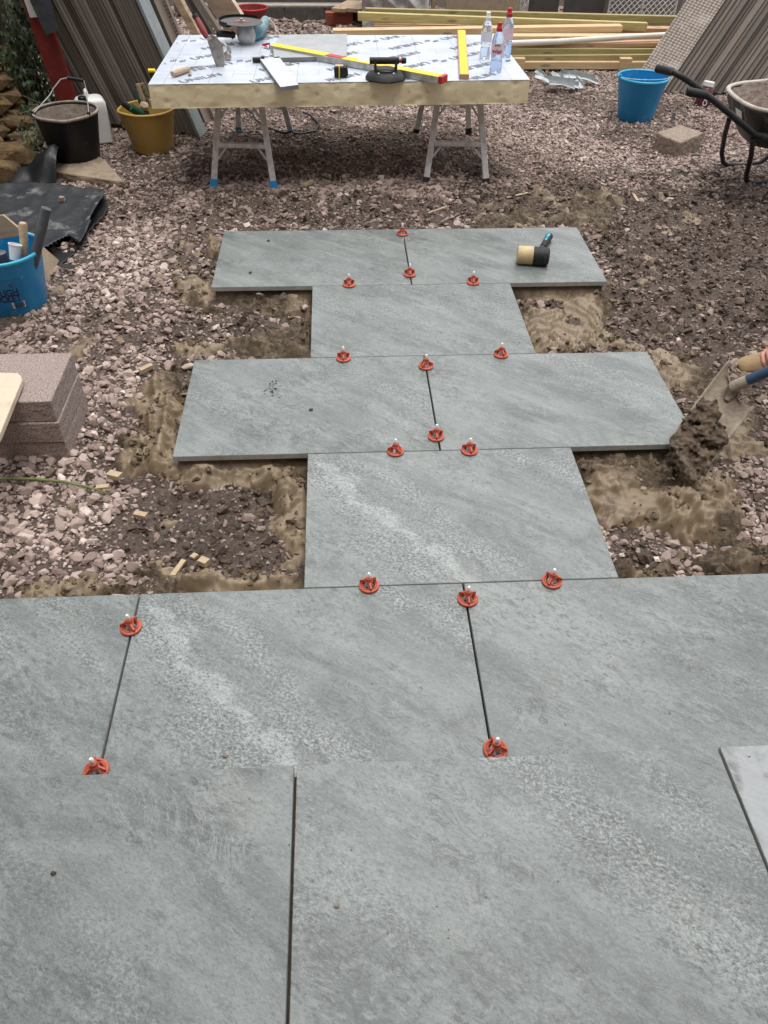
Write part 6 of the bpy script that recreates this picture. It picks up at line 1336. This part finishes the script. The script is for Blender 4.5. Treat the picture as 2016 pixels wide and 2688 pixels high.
a = aty(1470, 40, 6.9); mb = MB(); lo = [a+Vector((0, 0, -.4)), a+Vector((.11, 0, -.4)), a+Vector((.11, .03, -.4)), a+Vector((0, .03, -.4))]; mb.hexa(lo, [v+Vector((.22, .0, 1.2)) for v in lo]); tag(mb.build('leaning_plank', 'card', bevel=.003), 'pale plank leaning behind the right deck pile', 'plank')

# ------------------------------------------------------------------ maroon labelled bottle
p = at(1515, 237); p = Vector((p.x+.0, p.y+.02, GZ)); t = thing('plastic_bottle', 'squat bottle with white cap and maroon label lying on gravel behind the wheelbarrow handles', 'bottle', p)
M['maroon'] = pm('maroon_label', (.11, .008, .025), None, 10, .4)
rt = RX(radians(-8)) @ RY(radians(8)); MB().lathe([(.05, 0), (.055, .01), (.055, .10), (.045, .13), (.034, .145), (.034, .15)], p, 32, rot=rt).build('bottle_body', 'maroon', t, smooth=True)
MB().lathe([(.037, .148), (.04, .152), (.04, .178), (.034, .184)], p, 28, rot=rt).build('cap', 'white', t, smooth=True)
f = cylframe(p, .0565, math.atan2(CP[1]-p.y, CP[0]-p.x)-.1); mb = MB(); text_mb(mb, 'CO', .05, lambda x, y: f(y-.0, -x+.075), .001)
mb = MB(); text_mb(mb, 'CO', .045, lambda x, y: p+rt @ Vector(((.0572)*cos(-1.75+(-y)/.0572+.1), (.0572)*sin(-1.75+(-y)/.0572+.1), .06+x)), .001); mb.build('lettering', 'white', t)

# ------------------------------------------------------------------ wheelbarrow
t = thing('wheelbarrow', 'black wheelbarrow with a crusted tray full of soil, cut off by the right edge', 'wheelbarrow', (2.3, 3.35, GZ))
gA, gB = at(1417, 147, .5), at(1483, 197, .5); zk = .24
hA = [gA, at(1454, 156, .495), at(1478, 169, .47), at(1499, 183, .44), at(1535, 211, .38), at(1562, 232, .34), at(1587, 251, .29)]
hB = [gB, at(1526, 206, .485), at(1545, 220, .45), at(1589, 256, .38), at(1632, 292, .31)]
fA, fB = at(1571, 357, GZ+.01), at(1616, 396, GZ+.01)
kA, kB = hA[-1], hB[-1]
ext = Vector((.75, .12, -.12))
MB().tube(hA+[kA+ext*.3, kA+ext], .0165, 14).build('frame_tube', 'blacksteel', t, smooth=True); MB().tube(hB+[kB+ext*.3, kB+ext], .0165, 14).build('frame_tube', 'blacksteel', t, smooth=True)
for h_ in (hA, hB): MB().tube([h_[0], h_[0].lerp(h_[1], .12), h_[0].lerp(h_[1], .9), h_[1]], [.018, .022, .021, .019], 16).build('grip', 'rubber', t, smooth=True)
kneeA = at(1575, 258, .26); kneeB = at(1626, 300, .29)
MB().tube([kneeA, at(1566, 290, .14), at(1559, 330, .0), at(1562, 350, -.05), fA, fA+Vector((.08, .0, -.005)), fA+Vector((.22, .03, -.0)), fA+Vector((.34, .05, .1)), kA+Vector((.42, .05, -.06))], .0145, 12).build('leg', 'blacksteel', t, smooth=True)
MB().tube([kneeB, at(1623, 335, .15), at(1613, 375, .0), at(1612, 388, -.05), fB+Vector((.02, .0, -.0)), fB+Vector((.12, .01, -.005)), fB+Vector((.24, .03, .0)), fB+Vector((.34, .05, .1)), kB+Vector((.42, .05, -.06))], .0145, 12).build('leg', 'blacksteel', t, smooth=True)
c0, c1 = at(1573, 190, .42), at(1659, 240, .42); c2b = at(1659, 176, .42)
c1 = Vector((c0.x+.10, c0.y-.44, .42))
ring = [Vector((c0.x, c0.y, .42)), at(1590, 211, .42), at(1622, 230, .42), at(1660, 240, .42)+Vector((.0, 0, 0)), at(1720, 246, .42), at(1800, 240, .43), at(1860, 180, .44), at(1800, 150, .44), at(1700, 168, .43), at(1640, 176, .42), at(1600, 180, .42)]
sm_ = []
for i in range(len(ring)):
    a, b_, c_, d_ = ring[i-1], ring[i], ring[(i+1) % len(ring)], ring[(i+2) % len(ring)]
    for k in range(5):
        u = k/5; sm_.append(.5*((2*b_)+(c_-a)*u+(2*a-5*b_+4*c_-d_)*u*u+(3*b_-a-3*c_+d_)*u**3))
ctr = sum(sm_, Vector())/len(sm_); n = len(sm_); vs = []
for f_, dz in ((1.0, 0), (.97, -.05), (.85, -.13), (.66, -.22), (.5, -.24)): vs += [ctr+Vector(((v.x-ctr.x)*f_+(.1*(1-f_)), (v.y-ctr.y)*f_, v.z-ctr.z+dz)) for v in sm_]
mb = MB(); mb.add(vs, [(i*n+k, i*n+(k+1) % n, (i+1)*n+(k+1) % n, (i+1)*n+k) for i in range(4) for k in range(n)]+[tuple(4*n+k for k in range(n))]); mb.build('tray', 'barrowtray', t, smooth=True, solid=.004)
rm = MB(); rm.tube(sm_+[sm_[0]], .013, 10, caps=False, flat=.8); rm.build('tray_rim', 'barrowrim', t, smooth=True)
mb = MB(); vs = [ctr+Vector((0, 0, .06))]
for i in range(1, 9):
    for v in sm_:
        q = ctr+(v-ctr)*(i/8*.96); q.z = ctr.z+.055*(1-(i/8)**2)-.02+.022*noise.fractal(q*24, .6, 2, 5); vs.append(q)
mb.add(vs, [(0, 1+k, 1+(k+1) % n) for k in range(n)]+[(1+i*n+k, 1+(i+1)*n+k, 1+(i+1)*n+(k+1) % n, 1+i*n+(k+1) % n) for i in range(7) for k in range(n)]); mb.build('soil_load', 'soilpile', t, smooth=True, ang=180)
lq = [at(1596, 222, .36), at(1609, 226, .36)]
mb = MB(); vs_ = []
i0 = min(range(n), key=lambda i: (sm_[i]-at(1598, 216, .42)).length); 
for f_, dz, o_ in ((.985, -.04, .0), (.9, -.105, .0)):
    for k in (i0, i0+2): v = sm_[k % n]; w_ = ctr+Vector(((v.x-ctr.x)*(f_+.015)+(.1*(1-f_)), (v.y-ctr.y)*(f_+.015), v.z-ctr.z+dz)); vs_.append(w_+(v-ctr).normalized()*.006)
mb.add(vs_, [(0, 1, 3, 2)]); mb.build('label_sticker', 'whitep', t, solid=.001)
wc = ctr+Vector((.72, .08, -.25)); wc.z = GZ+.19
MB().lathe([(.12, -.03), (.18, -.035), (.19, -.02), (.19, .02), (.18, .035), (.12, .03)], wc, 36, rot=RX(pi/2)).build('wheel', 'rubber', t, smooth=True)

# ------------------------------------------------------------------ shovel with mortar sliding off
M1, E1 = at(1443, 951, .035), at(1563, 787, .20); E2 = at(1617, 887, .10); SK = at(1586, 834, .175); M2 = M1+(E2-E1)*1.0
t = thing('shovel', 'square-mouth shovel with blue shaft, mouth down, tipping mortar beside the paving', 'shovel', (SK.x, SK.y, 0))
nrm = (E2-E1).cross(M1-E1).normalized(); nrm = nrm if nrm.z > 0 else -nrm
mb = MB(); nu, nv = 16, 16; vs = []
for j in range(nv+1):
    for i in range(nu+1):
        u, v = i/nu, j/nv; p = (E1*(1-u)+E2*u)*(1-v)+(M1*(1-u)+M2*u)*v
        side = abs(u-.5)*2; lift = (.028*side**6*(1-v*.6)); back = -.018*(1-side**2)*max(0, 1-v*4)
        sc = -(1-side**1.5)*.0; p = p+nrm*(lift+.02*math.exp(-v*9)-.012*(1-(2*v-1)**2)); 
        if v < .001: p = p+(M1-E1).normalized()*(.03*math.sin(pi*u)**1*(1 if abs(u-.5) > .12 else .2))
        vs.append(p)
mb.add(vs, [(j*(nu+1)+i, j*(nu+1)+i+1, (j+1)*(nu+1)+i+1, (j+1)*(nu+1)+i) for j in range(nv) for i in range(nu)]); mb.build('blade', 'shovelsteel', t, smooth=True, ang=60, solid=.003)
sh1 = at(1659, 803, .26); sd = (sh1-SK); bc = (E1+E2)/2+(M1-E1)*.18
MB().tube([bc, (E1+E2)/2+(M1-E1)*.02+nrm*.004, SK, SK+sd*.42], [.01, .026, .02, .0185], 16).build('socket', 'shovelsteel', t, smooth=True)
sdn = sd.normalized(); hend = SK+sdn*.75+Vector((0, 0, .12)); MB().tube([SK+sd*.4, SK+sd*1.0, SK+sdn*.45+Vector((0, 0, .04)), hend], .0175, 16).build('shaft', 'shaftblue', t, smooth=True)
MB().tube([hend+Vector((0, -.06, .03)), hend+Vector((0, .06, .03))], .016, 12).build('handle', 'rubber', t, smooth=True)
# the mortar sliding
mid = (M1+M2)/2; R = random.Random(41); mb = MB(); tgt = at(1500, 1060, -.02)
for k in range(800):
    f_ = R.random()**.8
    if f_ < .55:
        g_ = f_/.55; p = ((E1+E2)/2*.62+mid*.38).lerp(mid, g_); wd_ = .085; off = (E2-E1).normalized()*R.uniform(-wd_, wd_)+nrm*R.uniform(.002, .035)
    else:
        g_ = (f_-.55)/.45; p = mid.lerp(Vector((tgt.x, tgt.y, -.02)), g_); off = (E2-E1).normalized()*R.uniform(-.075, .075)*(1-g_*.45)+nrm*R.uniform(-.02, .03)
    mb.blob(p+off, R.choice((.004, .006, .008, .010, .015)), 2, 1.0, 2.2, k)
for k in range(60):
    g_ = R.random(); p = mid.lerp(Vector((tgt.x, tgt.y, -.03)), g_); mb.blob(p+Vector((R.uniform(-.1, .09), R.uniform(-.06, .06), R.uniform(-.0, .03))), R.uniform(.003, .008), 1, .3, 2, k)
fm_ = mb.build('falling_mortar', 'shademortar', smooth=True, ang=180); q_ = fm_.modifiers.new('r', 'REMESH'); q_.mode = 'VOXEL'; q_.voxel_size = .0036; q_.use_smooth_shade = True
tag(fm_, 'clump of wet mortar sliding off the shovel blade', 'mortar clump', None, 'stuff')
# grit on the slabs
R = np.random.RandomState(14); pts = []
for _ in range(420):
    x, y = R.uniform(-1.3, 1.3), R.uniform(-1.2, 2.4); k_ = np.array([x]), np.array([y]); z = ZF if y < -.63 else 0
    if y > -.6 and slabin(*k_)[0] < .012: continue
    pts.append((x, y, z+.001, R.uniform(.0008, .0022)))
crumbs('slab_grit', 'tiny grains of grit scattered over the paving slabs', pts, 'block2', 15)
print('falling', [round(v, 3) for v in mid], [round(v, 3) for v in tgt])

# ------------------------------------------------------------------ worker at the right edge (mostly outside the frame)
t = thing('person', 'crouching worker in tan boots gripping the shovel, mostly cut off by the right edge', 'person', (1.6, 1.3, GZ))
def skin_mesh(name, verts, edges, rad, mat, parent, root=0, sub=2, flat=None):
    me = bpy.data.meshes.new(name); inv = Matrix.LocRotScale(parent.location, parent.rotation_euler, None).inverted(); me.from_pydata([tuple(inv @ Vector(v)) for v in verts], edges, [])
    o = bpy.data.objects.new(name, me); SC.collection.objects.link(o); o.parent = parent; me.materials.append(M[mat])
    md = o.modifiers.new('skin', 'SKIN'); md.use_smooth_shade = True
    if not me.skin_vertices: 
        bpy.context.view_layer.objects.active = o; o.select_set(True); bpy.ops.mesh.customdata_skin_add() if hasattr(bpy.ops.mesh, 'customdata_skin_add') else None
    for i, r_ in enumerate(rad):
        me.skin_vertices[0].data[i].radius = (r_, r_) if not isinstance(r_, tuple) else r_; me.skin_vertices[0].data[i].use_root = (i == root)
    s_ = o.modifiers.new('sub', 'SUBSURF'); s_.levels = sub; s_.render_levels = sub; return o
hand = at(1676, 777, .265); pel = Vector((2.05, 1.5, .5)); ch = Vector((1.86, 1.28, .78)); nk = Vector((1.74, 1.16, .98)); hd_ = Vector((1.66, 1.06, 1.10)); hd2 = Vector((1.60, 1.02, 1.19))
shL, shR = Vector((1.74, 1.02, .86)), Vector((1.70, 1.36, .90)); elL = Vector((1.48, .82, .58)); elR = Vector((1.55, 1.0, .62)); haR = hend+Vector((0, 0, .03))
hip1, hip2 = Vector((2.0, 1.40, .46)), Vector((2.08, 1.62, .46)); kn1 = Vector((1.70, 1.22, .47)); kn2 = Vector((1.86, 1.58, .50)); an1 = Vector((1.585, 1.19, .02)); an2 = Vector((1.655, 1.55, .03))
V = [pel, ch, nk, hd_, hd2, shL, elL, hand+Vector((.045, .01, .03)), shR, elR, haR+Vector((.05, .02, .04)), hip1, kn1, an1, hip2, kn2, an2, an1+Vector((-.1, -.01, -.05)), an2+Vector((-.1, 0, -.05))]
Ed = [(0, 1), (1, 2), (2, 3), (3, 4), (2, 5), (5, 6), (6, 7), (2, 8), (8, 9), (9, 10), (0, 11), (11, 12), (12, 13), (0, 14), (14, 15), (15, 16), (13, 17), (16, 18)]
Rd = [.15, .15, .065, .085, .075, .065, .04, .026, .065, .04, .026, .09, .065, .042, .09, .065, .042, .035, .035]
skin_mesh('body', V, Ed, Rd, 'skin', t)
skin_mesh('jeans', [pel, hip1, kn1, an1+Vector((.02, 0, .05)), hip2, kn2, an2+Vector((-.0, 0, .03))], [(0, 1), (1, 2), (2, 3), (0, 4), (4, 5), (5, 6)], [.17, .11, .082, .065, .11, .085, .075], 'denim', t)
skin_mesh('sweatshirt', [pel+Vector((-.03, -.03, .06)), ch, nk, shL, elL, hand+Vector((.12, .03, .12)), shR, elR, haR+Vector((.1, .04, .09))], [(0, 1), (1, 2), (2, 3), (3, 4), (4, 5), (2, 6), (6, 7), (7, 8)], [.17, .175, .09, .085, .055, .04, .085, .055, .04], 'shirt', t)
MB().blob(hd2+Vector((.03, .03, .03)), (.09, .09, .08), 3, .12, 3, 2).build('hair', 'hair', t, smooth=True)
hm = MB(); hm.blob(hd2+Vector((-.088, -.03, -.03)), (.018, .014, .02), 2, .1)
hm.build('nose', 'skin', t, smooth=True)
def boot(toe, heel, nm):
    d = (heel-toe); L = d.length; d.normalize(); s_ = Vector((-d.y, d.x, 0)); prof = [(0, .022, .0, .036), (.010, .036, .0, .054), (.04, .047, .0, .070), (.09, .05, 0, .073), (.14, .046, .0, .088), (.18, .04, .0, .13), (.22, .04, .0, .17), (.27, .038, .0, .17), (.295, .03, .0, .14)]
    mb = MB(); n = 16; vs = []
    for a_, w_, z0, z1 in prof:
        for k in range(n):
            th_ = 2*pi*k/n; vs.append(toe+d*a_+s_*w_*cos(th_)*(1 if sin(th_) < .2 else .9)+Vector((0, 0, .02+(z1-.02)*max(0, (sin(th_)+.35)/1.35))))
    fs = [(i*n+k, i*n+(k+1) % n, (i+1)*n+(k+1) % n, (i+1)*n+k) for i in range(len(prof)-1) for k in range(n)]+[tuple(range(n)), tuple((len(prof)-1)*n+k for k in range(n))]
    b = mb.add(vs, fs).build(nm, 'boot', t, smooth=True, ang=180, sub=1)
    so_ = MB(); pts = [(a_, w_+.004) for a_, w_, *_ in prof]; pts[0] = (-.006, .02); poly = [(a_, w_) for a_, w_ in pts]+[(a_, -w_) for a_, w_ in reversed(pts)]; so_.prism(poly, 0, .022, fr=lambda x, y, z: toe+d*x+s_*y+Vector((0, 0, z))); so_.build('sole', 'sole', b, bevel=.004)
    for k in range(4):
        a_ = .10+.022*k; zt = .078+.02*k; MB().tube([toe+d*a_-s_*.026+Vector((0, 0, zt)), toe+d*(a_+.012)+Vector((0, 0, zt+.018)), toe+d*a_+s_*.026+Vector((0, 0, zt))], .003, 6).build('lace', 'yelp', b, smooth=True)
tz = GZ+.005; toe = at(1594, 792, tz+.03); toe.z = tz; boot(toe, toe+Vector((.29, .055, 0)), 'boot'); toe2 = Vector((1.60, 1.56, tz)); boot(toe2, toe2+Vector((.29, .03, 0)), 'boot')
def hand_at(c, ax, out, scale=1.0):
    """fingers curl round a bar with axis ax at c; out = palm side direction"""
    ax = ax.normalized(); out = (out-ax*out.dot(ax)).normalized(); up_ = ax.cross(out); r_ = .0275
    V = [c+out*.055+up_*.0]; E_ = []; Rr = [(.022)]
    for f_ in range(4):
        o_ = ax*((f_-1.5)*.0195); k0 = len(V); L_ = [1, 1.05, 1, .85][f_]
        for q, (an, rr_) in enumerate(((20, 1.5), (65, 1.2), (125, 1.05), (185, 1.0), (225*L_, .95))):
            a_ = radians(an); V.append(c+o_+(out*cos(a_)+up_*sin(a_))*r_*rr_); Rr.append([.0105, .0098, .0092, .0085, .0075][q]*scale)
        E_ += [(0, k0)]+[(k0+q, k0+q+1) for q in range(4)]
    k0 = len(V)
    for q, (an, rr_, al) in enumerate(((-25, 1.6, -.03), (-75, 1.25, -.036), (-125, 1.05, -.034))): a_ = radians(an); V.append(c+ax*al+(out*cos(a_)+up_*sin(a_))*r_*rr_); Rr.append([.0125, .0105, .009][q])
    E_ += [(0, k0), (k0, k0+1), (k0+1, k0+2)]
    return V, E_, Rr
for c_, ax_, out_, el in ((hand, sd, Vector((.3, .1, .35)), elL), (hend+Vector((0, 0, .03)), Vector((0, 1, 0)), Vector((.3, .1, .3)), elR)):
    V, E_, Rr = hand_at(c_, ax_, out_); skin_mesh('hand', V, E_, Rr, 'skin', t, sub=2)
print('objects', len(bpy.data.objects))
